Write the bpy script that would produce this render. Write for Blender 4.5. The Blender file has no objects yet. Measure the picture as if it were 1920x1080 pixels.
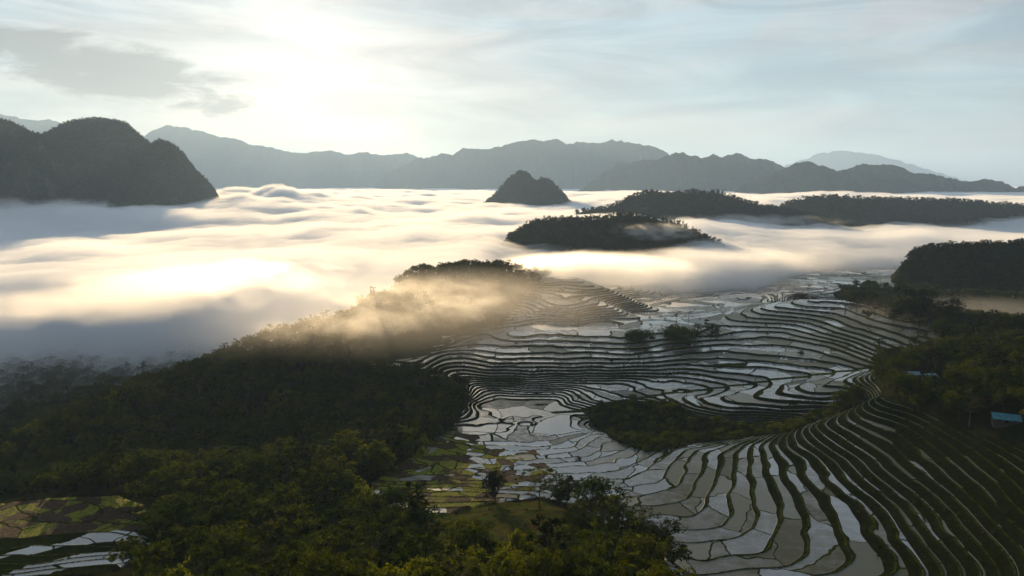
import bpy, math, random
import numpy as np
R = math.radians
scene = bpy.context.scene
col = scene.collection
DEBUG_FOG = True

# ------------------------------------------------------------------ camera
CAM_H = 170.0
PITCH = R(8.66)
cam_d = bpy.data.cameras.new("camera"); cam = bpy.data.objects.new("camera", cam_d); col.objects.link(cam)
cam.location = (0, 0, CAM_H); cam.rotation_euler = (R(90) - PITCH, 0, 0)
cam_d.sensor_width = 36; cam_d.lens = 24; cam_d.clip_start = 0.5; cam_d.clip_end = 150000
scene.camera = cam

# ------------------------------------------------------------------ sun and sky
SUN_AZ = R(-16.5)      # left of the view direction (+Y)
SUN_EL = R(8.4)
sun_d = bpy.data.lights.new("sun", 'SUN'); sun = bpy.data.objects.new("sun", sun_d); col.objects.link(sun)
sun_d.energy = 5.0; sun_d.angle = R(0.5); sun_d.color = (1.0, 0.71, 0.38)
sun.rotation_euler = (R(90) - SUN_EL, 0, R(180) - SUN_AZ)
world = bpy.data.worlds.new("World"); scene.world = world; world.use_nodes = True
wn = world.node_tree.nodes; wl = world.node_tree.links; wn.clear()
def N(nt, typ, **kw):
    n = nt.nodes.new(typ)
    for k, v in kw.items():
        if k.startswith('i_'):
            n.inputs[int(k[2:])].default_value = v
        else: setattr(n, k, v)
    return n
class NT:
    """short-hand node builder"""
    def __init__(s, nt): s.nt = nt
    def n(s, typ, ins=None, **kw):
        nd = s.nt.nodes.new(typ)
        for k, v in kw.items(): setattr(nd, k, v)
        for k, v in (ins or {}).items():
            sock = nd.inputs[k]
            if isinstance(v, bpy.types.NodeSocket): s.nt.links.new(v, sock)
            else: sock.default_value = v
        return nd
    def m(s, op, a, b=0.0, c=0.0, clamp=False):
        nd = s.n('ShaderNodeMath', {0: a, 1: b, 2: c}, operation=op); nd.use_clamp = clamp
        return nd.outputs[0]
    def ss(s, x, lo, hi):
        nd = s.n('ShaderNodeMapRange', {0: x, 1: lo, 2: hi, 3: 0.0, 4: 1.0}, interpolation_type='SMOOTHSTEP')
        return nd.outputs[0]
    def mix(s, f, a, b, blend='MIX'):
        nd = s.n('ShaderNodeMix', {0: f, 6: a, 7: b}, data_type='RGBA', blend_type=blend)
        return nd.outputs[2]
    def noise(s, vec, scale, detail=4.0, rough=0.55, dist=0.0):
        return s.n('ShaderNodeTexNoise', {'Vector': vec, 'Scale': scale, 'Detail': detail, 'Roughness': rough, 'Distortion': dist})
    def attr(s, name):
        return s.n('ShaderNodeAttribute', attribute_name=name, attribute_type='GEOMETRY').outputs['Fac']
W = NT(world.node_tree)
sky = W.n('ShaderNodeTexSky', sky_type='NISHITA', sun_disc=False, sun_elevation=SUN_EL, sun_rotation=SUN_AZ, altitude=300, air_density=1.0, dust_density=0.5, ozone_density=1.5)
tc = W.n('ShaderNodeTexCoord').outputs['Generated']
sep = W.n('ShaderNodeSeparateXYZ', {0: tc}).outputs
az = W.m('ARCTAN2', sep[0], sep[1]); el = W.m('ARCSINE', sep[2])
# cirrus veil: streaks stretched along the horizon
elw = W.m('MULTIPLY', el, 4.2)
cv = W.n('ShaderNodeCombineXYZ', {0: az, 1: elw, 2: W.m('MULTIPLY', az, 0.35)}).outputs[0]
n1 = W.noise(cv, 2.6, 7, 0.6, 0.6).outputs['Fac']
veil = W.ss(n1, 0.36, 0.66)
sd = (math.sin(SUN_AZ) * math.cos(SUN_EL), math.cos(SUN_AZ) * math.cos(SUN_EL), math.sin(SUN_EL))
cosa = W.n('ShaderNodeVectorMath', {0: tc, 1: sd}, operation='DOT_PRODUCT').outputs['Value']
angs = W.m('ARCCOSINE', W.m('MINIMUM', cosa, 0.99999))
glow = W.m('EXPONENT', W.m('MULTIPLY', W.m('POWER', W.m('DIVIDE', angs, 0.15), 1.2), -1.0))
low = W.m('EXPONENT', W.m('MULTIPLY', W.m('MAXIMUM', el, 0.0), -7.0))
low2 = W.m('MULTIPLY', W.m('EXPONENT', W.m('MULTIPLY', W.m('MAXIMUM', el, 0.0), -9.0)), W.m('EXPONENT', W.m('MULTIPLY', angs, -2.6)))
def vcol(b, g, l): return W.m('ADD', W.m('ADD', b, W.m('MULTIPLY', glow, g)), W.m('MULTIPLY', low, l))
# thin high cloud lit by the low sun: white all over, much brighter and warmer towards the sun
grey = W.n('ShaderNodeCombineXYZ', {0: W.m('ADD', vcol(1.92, 3.0, 0.7), W.m('MULTIPLY', low2, 2.4)), 1: W.m('ADD', vcol(2.0, 2.5, 0.42), W.m('MULTIPLY', low2, 1.2)), 2: vcol(2.16, 2.0, 0.15)}).outputs[0]
blue = W.mix(0.75, sky.outputs[0], (1.05, 1.95, 2.45, 1))
n3 = W.noise(W.n('ShaderNodeCombineXYZ', {0: W.m('ADD', az, W.m('MULTIPLY', el, 0.9)), 1: W.m('MULTIPLY', el, 5.5), 2: 9.0}).outputs[0], 3.4, 7, 0.62, 0.8).outputs['Fac']
c1 = W.mix(W.m('MULTIPLY_ADD', veil, 0.50, 0.40), blue, grey)
# the low dark cloud bank left of the sun
da = W.m('DIVIDE', W.m('SUBTRACT', az, R(-33)), R(11)); de = W.m('DIVIDE', W.m('SUBTRACT', W.m('SUBTRACT', el, R(8.6)), W.m('MULTIPLY', W.m('SUBTRACT', az, R(-33)), -0.16)), R(2.0))
rr = W.m('ADD', W.m('MULTIPLY', da, da), W.m('MULTIPLY', de, de))
cv2 = W.n('ShaderNodeCombineXYZ', {0: W.m('MULTIPLY', az, 1.0), 1: W.m('MULTIPLY', el, 3.4), 2: 3.0}).outputs[0]
n2 = W.noise(cv2, 9.0, 8, 0.62, 0.4).outputs['Fac']
bank = W.ss(W.m('ADD', W.m('MULTIPLY', rr, -0.30), W.m('MULTIPLY', n2, 1.9)), 0.50, 0.86)
st = W.m('MULTIPLY_ADD', W.ss(n3, 0.32, 0.68), 0.36, 0.76)
c1 = W.mix(1.0, c1, W.n('ShaderNodeCombineXYZ', {0: st, 1: W.m('MULTIPLY_ADD', st, 0.9, 0.1), 2: W.m('MULTIPLY_ADD', st, 0.75, 0.25)}).outputs[0], 'MULTIPLY')
c2 = W.mix(W.m('MULTIPLY', bank, 0.9), c1, W.mix(1.0, grey, (0.50, 0.54, 0.56, 1), 'MULTIPLY'))
dim = W.m('MULTIPLY_ADD', W.ss(el, R(19), R(48)), -0.55, 1.0)  # unseen sky above the frame, dimmed to cut fill light and paddy reflections
c2 = W.mix(1.0, c2, W.n('ShaderNodeCombineXYZ', {0: dim, 1: dim, 2: W.m('POWER', dim, 0.85)}).outputs[0], 'MULTIPLY')
bg = W.n('ShaderNodeBackground', {0: c2, 1: 0.12})
W.n('ShaderNodeOutputWorld', {0: bg.outputs[0]})
world.cycles.sampling_method = 'MANUAL'; world.cycles.sample_map_resolution = 1024

scene.view_settings.view_transform = 'Standard'; scene.view_settings.look = 'None'
scene.view_settings.exposure = 1.1; scene.view_settings.gamma = 1.0; scene.view_settings.use_curve_mapping = False
scene.render.engine = 'CYCLES'
cy = scene.cycles
cy.use_denoising = True
try: cy.denoiser = 'OPENIMAGEDENOISE'; cy.denoising_input_passes = 'RGB_ALBEDO_NORMAL'
except Exception: pass
cy.max_bounces = 20; cy.diffuse_bounces = 3; cy.glossy_bounces = 3; cy.transmission_bounces = 2; cy.volume_bounces = 20; cy.transparent_max_bounces = 24
cy.use_adaptive_sampling = True; cy.adaptive_threshold = 0.02; cy.sample_clamp_indirect = 6.0
cy.caustics_reflective = False; cy.caustics_refractive = False

# ------------------------------------------------------------------ numeric helpers
F = 1280.0
def ray(px, py):
    px = np.asarray(px, float); py = np.asarray(py, float)
    a = (px - 960) / F; b = (540 - py) / F
    return np.stack([a, math.cos(PITCH) + b * math.sin(PITCH), -math.sin(PITCH) + b * math.cos(PITCH)], -1)
def P(px, py, h):            # the point at height h seen there in the photo
    d = ray(px, py); t = (h - CAM_H) / d[..., 2]
    return d[..., 0] * t, d[..., 1] * t
def proj(x, y, z):
    z = z - CAM_H
    dep = y * math.cos(PITCH) - z * math.sin(PITCH); up = y * math.sin(PITCH) + z * math.cos(PITCH)
    dep = np.maximum(dep, 1e-3)
    return 960 + F * x / dep, 540 - F * up / dep
def hash2(ix, iy, seed):
    h = (ix.astype(np.int64) * 374761393 + iy.astype(np.int64) * 668265263 + seed * 1442695041) & 0xffffffff
    h = ((h ^ (h >> 13)) * 1274126177) & 0xffffffff
    return ((h ^ (h >> 16)) & 0xffff) / 65535.0
def vnoise(x, y, seed=0):
    x = np.asarray(x, float); y = np.asarray(y, float)
    ix = np.floor(x); iy = np.floor(y); fx = x - ix; fy = y - iy
    fx = fx * fx * fx * (fx * (fx * 6 - 15) + 10); fy = fy * fy * fy * (fy * (fy * 6 - 15) + 10)
    a = hash2(ix, iy, seed); b = hash2(ix + 1, iy, seed); c = hash2(ix, iy + 1, seed); d = hash2(ix + 1, iy + 1, seed)
    return (a + (b - a) * fx + (c - a) * fy + (a - b - c + d) * fx * fy) * 2 - 1
def fbm(x, y, octs=4, seed=0, gain=0.5):
    s = 0; amp = 1; tot = 0
    for k in range(octs):
        s = s + amp * vnoise(x * 2 ** k + 17.3 * k, y * 2 ** k - 9.1 * k, seed + k); tot += amp; amp *= gain
    return s / tot
def sstep(x, a, b):
    t = np.clip((x - a) / (b - a), 0, 1); return t * t * (3 - 2 * t)
def in_poly(px, py, poly):
    inside = np.zeros(px.shape, bool); n = len(poly)
    for i in range(n):
        x1, y1 = poly[i]; x2, y2 = poly[(i + 1) % n]
        if y1 == y2: continue
        c = ((y1 > py) != (y2 > py)) & (px < (x2 - x1) * (py - y1) / (y2 - y1) + x1)
        inside ^= c
    return inside
def seg_dist(x, y, pts):
    d = np.full(x.shape, 1e9)
    for (x1, y1), (x2, y2) in zip(pts[:-1], pts[1:]):
        dx, dy = x2 - x1, y2 - y1
        t = np.clip(((x - x1) * dx + (y - y1) * dy) / (dx * dx + dy * dy + 1e-9), 0, 1)
        d = np.minimum(d, np.hypot(x - x1 - t * dx, y - y1 - t * dy))
    return d
def grid_mesh(name, X, Y, Z, attrs=None, smooth=True):
    nr, nc = X.shape
    me = bpy.data.meshes.new(name)
    me.vertices.add(nr * nc)
    me.vertices.foreach_set('co', np.stack([X, Y, Z], -1).astype(np.float32).ravel())
    i = np.arange((nr - 1) * (nc - 1)); r = i // (nc - 1); c = i % (nc - 1); a = r * nc + c
    quads = np.stack([a, a + 1, a + nc + 1, a + nc], -1).astype(np.int32)
    me.loops.add(quads.size); me.loops.foreach_set('vertex_index', quads.ravel())
    me.polygons.add(len(quads)); me.polygons.foreach_set('loop_start', np.arange(0, quads.size, 4, dtype=np.int32))
    me.polygons.foreach_set('use_smooth', np.full(len(quads), smooth))
    me.update(calc_edges=True)
    for k, v in (attrs or {}).items():
        at = me.attributes.new(k, 'FLOAT', 'POINT'); at.data.foreach_set('value', v.astype(np.float32).ravel())
    return me
def raw_mesh(name, verts, faces, smooth=False):
    """faces: (n,3) or (n,4) int array"""
    me = bpy.data.meshes.new(name); verts = np.asarray(verts, np.float32); faces = np.asarray(faces, np.int32)
    me.vertices.add(len(verts)); me.vertices.foreach_set('co', verts.ravel())
    me.loops.add(faces.size); me.loops.foreach_set('vertex_index', faces.ravel())
    me.polygons.add(len(faces)); me.polygons.foreach_set('loop_start', np.arange(0, faces.size, faces.shape[1], dtype=np.int32))
    me.polygons.foreach_set('use_smooth', np.full(len(faces), smooth))
    me.update(calc_edges=True)
    return me
def link(name, me, mat, label=None, cat=None, group=None, kind=None, parent=None, loc=None):
    o = bpy.data.objects.new(name, me); col.objects.link(o)
    if me is not None and mat is not None and not me.materials: me.materials.append(mat)
    if label: o['label'] = label
    if cat: o['category'] = cat
    if group: o['group'] = group
    if kind: o['kind'] = kind
    if parent: o.parent = parent
    if loc is not None: o.location = loc
    return o
def new_mat(name):
    m = bpy.data.materials.new(name); m.use_nodes = True; m.node_tree.nodes.clear(); return m, NT(m.node_tree)

# ------------------------------------------------------------------ terrain heights
CONT = [  # (height, [(px, py) ... along one contour of the land in the photo])
 (0, [(850,805),(905,800),(960,812),(1030,815),(1075,790),(1085,770),(1050,752)]),
 (0, [(900,765),(980,775),(1040,775)]),
 (3, [(860,835),(930,850),(1000,848),(1080,838),(1130,815)]),
 (5.5, [(780,865),(880,872),(960,872),(1080,868),(1170,850),(1215,832)]),
 (8.5, [(730,905),(850,905),(1000,905),(1110,905),(1200,890),(1265,848)]),
 (11.5, [(1080,945),(1150,945),(1240,930),(1295,880),(1312,845)]),
 (14.5, [(1150,972),(1300,965),(1350,910),(1355,850)]),
 (17, [(1220,1000),(1340,1000),(1378,940),(1385,850)]),
 (19.5, [(1280,1040),(1400,1030),(1440,960),(1415,850)]),
 (22.5, [(1290,1078),(1480,1070),(1505,1000),(1470,900),(1440,838)]),
 (28, [(1490,818),(1560,890),(1640,980),(1700,1078)]),
 (34, [(1540,795),(1640,880),(1740,960),(1830,1078)]),
 (41, [(1620,755),(1740,845),(1840,930),(1920,1010)]),
 (47, [(1650,742),(1760,790),(1850,840),(1920,890)]),
 (3, [(920,732),(1010,735),(1075,752),(1120,763)]),
 (6, [(885,722),(1060,722),(1140,730),(1200,750)]),
 (9, [(870,712),(1040,712),(1160,712),(1230,725),(1290,738)]),
 (12, [(845,702),(1000,707),(1150,704),(1280,704),(1400,722)]),
 (15, [(830,692),(1000,697),(1150,697),(1300,694),(1420,700),(1500,710)]),
 (18.5, [(825,680),(1000,683),(1200,682),(1350,672),(1450,680),(1570,700)]),
 (22, [(830,662),(1000,665),(1200,667),(1350,650),(1480,655),(1560,672),(1632,692)]),
 (25.5, [(870,642),(1000,644),(1150,650),(1300,637),(1450,628),(1560,648),(1650,682)]),
 (28, [(900,622),(1000,608),(1100,603),(1240,598),(1340,612)]),
 (29, [(960,628),(1100,620),(1200,620),(1300,622)]),
 (31, [(1390,600),(1490,608),(1600,640),(1690,675)]),
 (36, [(1440,578),(1550,592),(1680,635),(1760,665)]),
 (40, [(1510,563),(1620,578),(1760,632)]),
 (8, [(1290,738),(1258,752),(1300,770),(1370,782)]),
 (11.5, [(1400,724),(1345,741),(1385,763),(1470,772)]),
 (15, [(1500,712),(1432,731),(1470,751),(1550,758)]),
 (19, [(1580,701),(1522,718),(1560,737),(1603,740)]),
 (-5, [(1130,800),(1200,815)]), (-1, [(1290,812)]), (3, [(1400,803)]), (6, [(1480,794)]), (10, [(1562,776)]), (16, [(1614,750)]),
 (3, [(1200,765),(1150,775)]),
 # the bowl behind and the hill above it
 (31, [(985,592),(1060,598),(1150,592)]), (36, [(965,570),(1000,585),(1080,588),(1150,575),(1175,560)]),
 (41, [(985,550),(1020,562),(1090,562),(1150,553)]), (47, [(1000,532),(1060,536),(1120,538)]), (51, [(1030,522),(1085,522)]),
 (20, [(1180,588),(1300,588),(1400,575)]), (12, [(1200,572),(1300,565),(1420,556)]), (5, [(1250,550),(1400,540),(1540,545)]),
 (10, [(1200,545)]), (0, [(1300,520),(1450,520),(1650,530)]), (-3, [(1300,490),(1500,495),(1700,500)]),
 # forested ridge: crest, then its near slope
 (56, [(1000,520),(960,512)]), (62, [(930,507),(870,508),(800,514)]), (57, [(760,522)]), (47, [(700,567)]), (38, [(640,608)]), (30, [(545,632)]),
 (24, [(430,672)]), (17, [(350,715)]), (11, [(285,752)]), (2, [(150,810)]), (-14, [(0,862)]),
 (40, [(950,560),(880,560),(800,570)]), (32, [(960,600),(900,612),(800,625)]), (28, [(740,640),(820,650)]), (22, [(700,680),(790,682)]),
 (15, [(740,712),(830,718)]), (6, [(850,765),(780,745)]), (8, [(620,740)]), (4, [(790,805),(720,790)]), (4, [(700,860),(620,810)]),
 (0, [(520,800),(600,855)]), (-4, [(400,790),(480,860)]), (-8, [(380,865),(280,860)]), (-18, [(150,880),(50,895)]),
 # foreground spur
 (22, [(60,935),(180,925),(270,935)]), (26, [(30,975),(200,975),(290,985)]), (29, [(40,1015),(180,1005),(290,1020)]), (34, [(40,1065),(250,1045)]),
 (18, [(400,940),(520,930)]), (28, [(400,1000),(520,1000)]), (38, [(350,1075),(520,1070)]), (12, [(620,905),(700,920)]), (22, [(700,970),(620,980)]),
 (34, [(700,1050)]), (17, [(820,950),(920,945),(1050,955)]), (25, [(900,990),(1050,1000)]), (34, [(880,1060),(1020,1060)]), (24, [(1150,1015),(1230,1045)]), (30, [(1150,1065),(1230,1085)]),
 # right hillside with the houses, and what lies behind it
 (44, [(1690,700),(1740,712)]), (50, [(1800,720)]), (56, [(1880,790)]), (64, [(1920,720)]), (50, [(1760,672)]), (60, [(1880,660)]),
 (41, [(1560,565),(1640,566)]), (43, [(1720,585)]), (42, [(1820,630)]),
]
XY_CTRL = [  # plain world points (x, y, h)
 (-420,500,-50),(-560,620,-60),(-350,640,-58),(-250,720,-55),(-500,800,-62),(-200,850,-55),(-120,980,-50),(-900,900,-62),(-600,1300,-62),(-150,1250,-30),
 (-450,420,-40),(-520,330,-42),(-600,200,-30),(-330,250,6),(-300,150,40),(-450,60,20),(0,150,70),(0,60,110),(0,-50,120),(150,150,60),(250,60,110),(-200,60,80),
 (330,200,75),(420,330,85),(500,420,80),(520,560,60),(420,650,30),(600,700,10),(500,800,0),(420,900,-5),(700,900,5),(900,700,40),(800,450,100),(700,200,120),
 (0,1500,-6),(300,1500,-6),(600,1500,-5),(900,1300,0),(0,1700,-10),(600,1750,-8),(1100,1700,-5),(1000,1000,10),(60,1100,5),(-20,980,15),(150,980,8),
 (1300,600,100),(-1100,500,-50),(-1000,1600,-60),
]
def soft(h): return 0.7 * h if h <= 30 else h - 9.0
CONT = [(soft(h), pts) for h, pts in CONT]
cx, cyy, ch = [], [], []
for h, pts in CONT:
    # densify each contour a little
    for i, (a, b) in enumerate(pts):
        x, y = P(a, b, h); cx.append(float(x)); cyy.append(float(y)); ch.append(h)
        if i + 1 < len(pts):
            a2, b2 = pts[i + 1]
            if abs(a2 - a) > 70 or abs(b2 - b) > 70:
                x, y = P((a + a2) / 2, (b + b2) / 2, h); cx.append(float(x)); cyy.append(float(y)); ch.append(h)
for x, y, h in XY_CTRL: cx.append(x); cyy.append(y); ch.append(h)
cx = np.array(cx); cyy = np.array(cyy); ch = np.array(ch, float)
def kern(r): r = r / 100.0; return r ** 2 * np.log(r + 1e-6)
def fit(cx, cy_, v, lam):
    n = len(cx); D = np.hypot(cx[:, None] - cx[None], cy_[:, None] - cy_[None])
    K = kern(D) + lam * np.eye(n); Pm = np.stack([np.ones(n), cx / 100, cy_ / 100], -1)
    A = np.block([[K, Pm], [Pm.T, np.zeros((3, 3))]]); w = np.linalg.solve(A, np.concatenate([v, np.zeros(3)]))
    return w
wts = fit(cx, cyy, ch, 0.004)
def rbf(x, y):
    x = np.asarray(x, float); y = np.asarray(y, float); sh = x.shape; x = x.ravel(); y = y.ravel(); out = np.empty(x.shape)
    for i in range(0, len(x), 20000):
        X = x[i:i+20000]; Y = y[i:i+20000]
        out[i:i+20000] = kern(np.hypot(X[:, None] - cx[None], Y[:, None] - cyy[None])) @ wts[:-3] + wts[-3] + wts[-2] * X / 100 + wts[-1] * Y / 100
    return out.reshape(sh)
def base_h(x, y):
    r = np.hypot(x, y)
    far = -30 - 20 * sstep(-x, -200, 300) + 8 * fbm(x / 400, y / 400, 3, 5)
    h = rbf(np.clip(x, -1200, 1400), np.clip(y, -150, 1800))
    h = np.clip(h, -64, 140)
    return h + (far - h) * sstep(r, 1500, 2100)

# polar grid, finer towards the terraces
def up(A, nr, nc):     # bilinear upsampling
    r = np.linspace(0, A.shape[0] - 1, nr); c = np.linspace(0, A.shape[1] - 1, nc)
    r0 = np.minimum(r.astype(int), A.shape[0] - 2); c0 = np.minimum(c.astype(int), A.shape[1] - 2); fr = (r - r0)[:, None]; fc = (c - c0)[None]
    return (A[r0][:, c0] * (1 - fr) * (1 - fc) + A[r0 + 1][:, c0] * fr * (1 - fc) + A[r0][:, c0 + 1] * (1 - fr) * fc + A[r0 + 1][:, c0 + 1] * fr * fc)
NR, NC = 1101, 1301
k = 5
ang_c = np.linspace(R(-43), R(43), (NC - 1) // k + 1); lr_c = np.linspace(math.log(165), math.log(2100), (NR - 1) // k + 1)
A_, L_ = np.meshgrid(ang_c, lr_c)
Hc = base_h(np.exp(L_) * np.sin(A_), np.exp(L_) * np.cos(A_))
H = up(Hc, NR, NC)
ang = np.linspace(R(-43), R(43), NC); lr = np.linspace(math.log(165), math.log(2100), NR)
A_, L_ = np.meshgrid(ang, lr); RR = np.exp(L_); X = RR * np.sin(A_); Y = RR * np.cos(A_)
STEP = 1.8
POLY_T = [(885,735),(862,790),(800,830),(700,905),(690,930),(775,972),(900,950),(1010,935),(1080,950),(1140,985),(1240,1030),(1270,1100),(2000,1140),(2000,860),(1850,815),(1740,775),(1652,745),(1640,700),(1650,660),
          (1720,660),(1790,650),(1740,610),(1650,585),(1590,565),(1560,552),(1600,535),(1700,540),(1960,560),(1960,400),(1000,400),(1030,520),(985,545),(962,590),(940,612),(880,625),(780,632),(690,650),(660,672),(720,695),(800,700),(850,722)]
POLY_L = [(-60,960),(0,948),(100,935),(220,932),(275,950),(280,975),(290,1012),(270,1045),(200,1075),(-60,1110)]
POLY_G = [(1098,775),(1128,757),(1190,755),(1262,752),(1300,782),(1400,800),(1480,792),(1560,764),(1612,738),(1622,750),(1560,778),(1480,810),(1390,822),(1300,830),(1280,838),(1212,850),(1165,832),(1122,805)]
PX, PY = proj(X, Y, H)
wob = 5 * vnoise(X / 25, Y / 25, 71); wob2 = 4 * vnoise(X / 25, Y / 25, 72)
M = (in_poly(PX + wob, PY + wob2, POLY_T) | in_poly(PX, PY, POLY_L)) & ~in_poly(PX + wob, PY + wob2, POLY_G)
M = M.astype(float)
# small wooded knolls among the paddies
KNOLLS = [(1195,628,30,26,6),(1272,622,30,38,7),(1330,632,30,20,6),(1278,600,29,24,4),(1505,552,10,34,9)]
for _ in range(2):
    M[1:-1, 1:-1] = (M[1:-1, 1:-1] * 2 + M[:-2, 1:-1] + M[2:, 1:-1] + M[1:-1, :-2] + M[1:-1, 2:]) / 6
# regional character: riser width (m), greenness, brightness of the water
CH = [ # px, py, h, riser, green, plots
 (1000,800,0,0.5,0.15,0),(1100,850,4,0.6,0.1,0),(960,770,0,0.9,0.1,0),(900,770,0,1.6,0.0,0),(1050,740,3,1.4,0.1,0),(1250,725,9,1.4,0.2,0),(1450,700,14,1.2,0.35,0),
 (1000,690,17,2.0,0.05,0),(1200,690,17,2.4,0.05,0),(900,670,20,1.8,0.05,0),(1350,670,19,2.2,0.2,0),(1100,655,24,1.8,0.3,0),(1000,610,28,0.7,0.2,0),(1200,605,28,0.6,0.25,0),(1350,620,29,1.2,0.45,0),
 (1500,610,32,1.8,0.7,0),(1600,650,30,1.8,0.7,0),(1500,660,24,1.5,0.55,0),(1680,640,36,2.4,0.9,0),(1560,570,40,1.6,0.3,0),
 (1350,755,10,4.0,0.3,0),(1450,750,14,4.2,0.5,0),(1550,735,18,2.8,0.5,0),(1250,765,5,3.0,0.2,0),
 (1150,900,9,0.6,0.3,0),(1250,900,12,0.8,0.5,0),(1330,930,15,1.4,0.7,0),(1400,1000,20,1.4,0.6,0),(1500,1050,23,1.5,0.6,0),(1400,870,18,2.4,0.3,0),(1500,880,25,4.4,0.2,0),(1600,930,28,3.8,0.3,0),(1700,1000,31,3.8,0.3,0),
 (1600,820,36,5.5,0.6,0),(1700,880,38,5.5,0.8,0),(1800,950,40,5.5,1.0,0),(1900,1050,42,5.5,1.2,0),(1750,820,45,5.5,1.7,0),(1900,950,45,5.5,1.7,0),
 (1000,560,44,0.8,0.5,0),(1100,580,34,0.7,0.6,0),(1060,530,52,1.2,0.7,0),(1300,575,12,0.7,0.5,0),(1400,540,4,0.6,0.4,0),(1700,530,0,0.6,0.5,0),(1400,500,-2,0.6,0.4,0),
 (760,900,8,0.8,0.3,1),(850,850,4,0.7,0.3,1),(880,900,9,0.8,0.2,1),(950,870,5,0.6,0.1,0.55),(980,890,8,0.6,0.1,0.45),(850,930,13,0.8,0.4,1),(1080,920,10,0.5,0.1,0.0),
 (770,650,28,1.6,1.9,0),(850,690,17,2.4,0.3,0),(100,955,24,0.8,0.5,1.1),(200,960,24,0.8,0.5,1.1),(100,985,27,1.2,0.5,1.0),(230,985,27,1.2,0.5,1.0),(200,1010,29.5,0.8,0.0,-0.3),(60,1022,30,0.8,0.0,-0.3),(150,1032,31,5,0.3,0.3),(150,1055,33,0.8,0.0,-0.3),
]
qx, qy, qv = [], [], []
for a, b, h, *v in CH:
    x, y = P(a, b, soft(h)); qx.append(float(x)); qy.append(float(y)); qv.append(v)
qx = np.array(qx); qy = np.array(qy); qv = np.array(qv)
Xc = X[::10, ::10]; Yc = Y[::10, ::10]
w = 1.0 / (((Xc[..., None] - qx) ** 2 + (Yc[..., None] - qy) ** 2) / (0.04 * np.hypot(Xc, Yc)[..., None]) ** 2 + 0.5) ** 2
reg = (w @ qv) / w.sum(-1, keepdims=True)
RW, GRN, PLT = [up(reg[..., i], NR, NC) for i in range(3)]
HT = np.linspace(-150, 250, 4001); ST = np.cumsum(0.1 / (0.58 + 0.27 * sstep(HT, 3.5, 6) + 0.55 * sstep(HT, 6, 10) + 0.35 * sstep(HT, 20, 27)))
WS = [[(-60,1060),(0,1043),(60,1029),(130,1016),(170,1003),(215,996),(250,999),(292,1016),(285,1026),(240,1016),(180,1018),(110,1030),(60,1040),(0,1052),(-60,1070)],
      [(-60,1140),(10,1082),(60,1060),(130,1046),(220,1034),(268,1038),(276,1050),(235,1064),(180,1064),(100,1078),(40,1100),(-60,1150)]]
lm = in_poly(PX, PY, POLY_L); wm = in_poly(PX, PY, WS[0]) | in_poly(PX, PY, WS[1]); up_l = PY < 1002 - 0.06 * (PX - 150)
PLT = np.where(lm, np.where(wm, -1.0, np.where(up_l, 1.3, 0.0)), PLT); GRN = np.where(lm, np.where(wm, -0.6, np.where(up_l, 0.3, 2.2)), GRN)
gmask = in_poly(PX, PY, [(760,955),(900,945),(1010,940),(1090,965),(1130,1000),(1080,1050),(960,1090),(840,1070),(770,1010)])
PLT = np.where(gmask & (M < 0.5), 3.0, PLT)
S = np.interp(H + 0.42 * fbm(X / 38, Y / 38, 2, 11) + 0.12 * vnoise(X / 9, Y / 9, 31), HT, ST)
r0 = RR
dSr = np.gradient(S, axis=0) / np.gradient(RR, axis=0); dSa = np.gradient(S, axis=1) / (RR * (ang[1] - ang[0]))
G = np.maximum(np.hypot(dSr, dSa), 0.004)
RWF = np.clip(RW * (1 + 0.35 * vnoise(X / 15, Y / 15, 3)) * G, 0.02, 0.74)
BF = np.minimum(0.7 * G, 0.15)
fr = S - np.floor(S)
Ht = np.interp(np.floor(S) + np.clip(fr / RWF, 0, 1), ST, HT) + 0.22 * sstep(fr, RWF - BF, RWF) * (1 - sstep(fr, RWF + BF * 0.6, RWF + BF * 1.3))
Hn = H + 1.6 * fbm(X / 12, Y / 12, 4, 41)
Z = Hn * (1 - M) + Ht * M
path = [tuple(map(float, P(a, b, soft(h)))) for a, b, h in [(1040,772,1),(1090,766,3),(1140,757,4.5),(1200,747,6.5),(1300,733,9),(1400,721,12.5),(1500,708,15.8),(1580,698,19),(1640,689,22.5),(1665,684,24)]]
PD = seg_dist(X, Y, path)
terr = grid_mesh("rice_terraces", X, Y, Z, dict(S=S, G=G, RWF=RWF, BF=BF, GRN=GRN, PLT=PLT, M=M, PD=PD))

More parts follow.
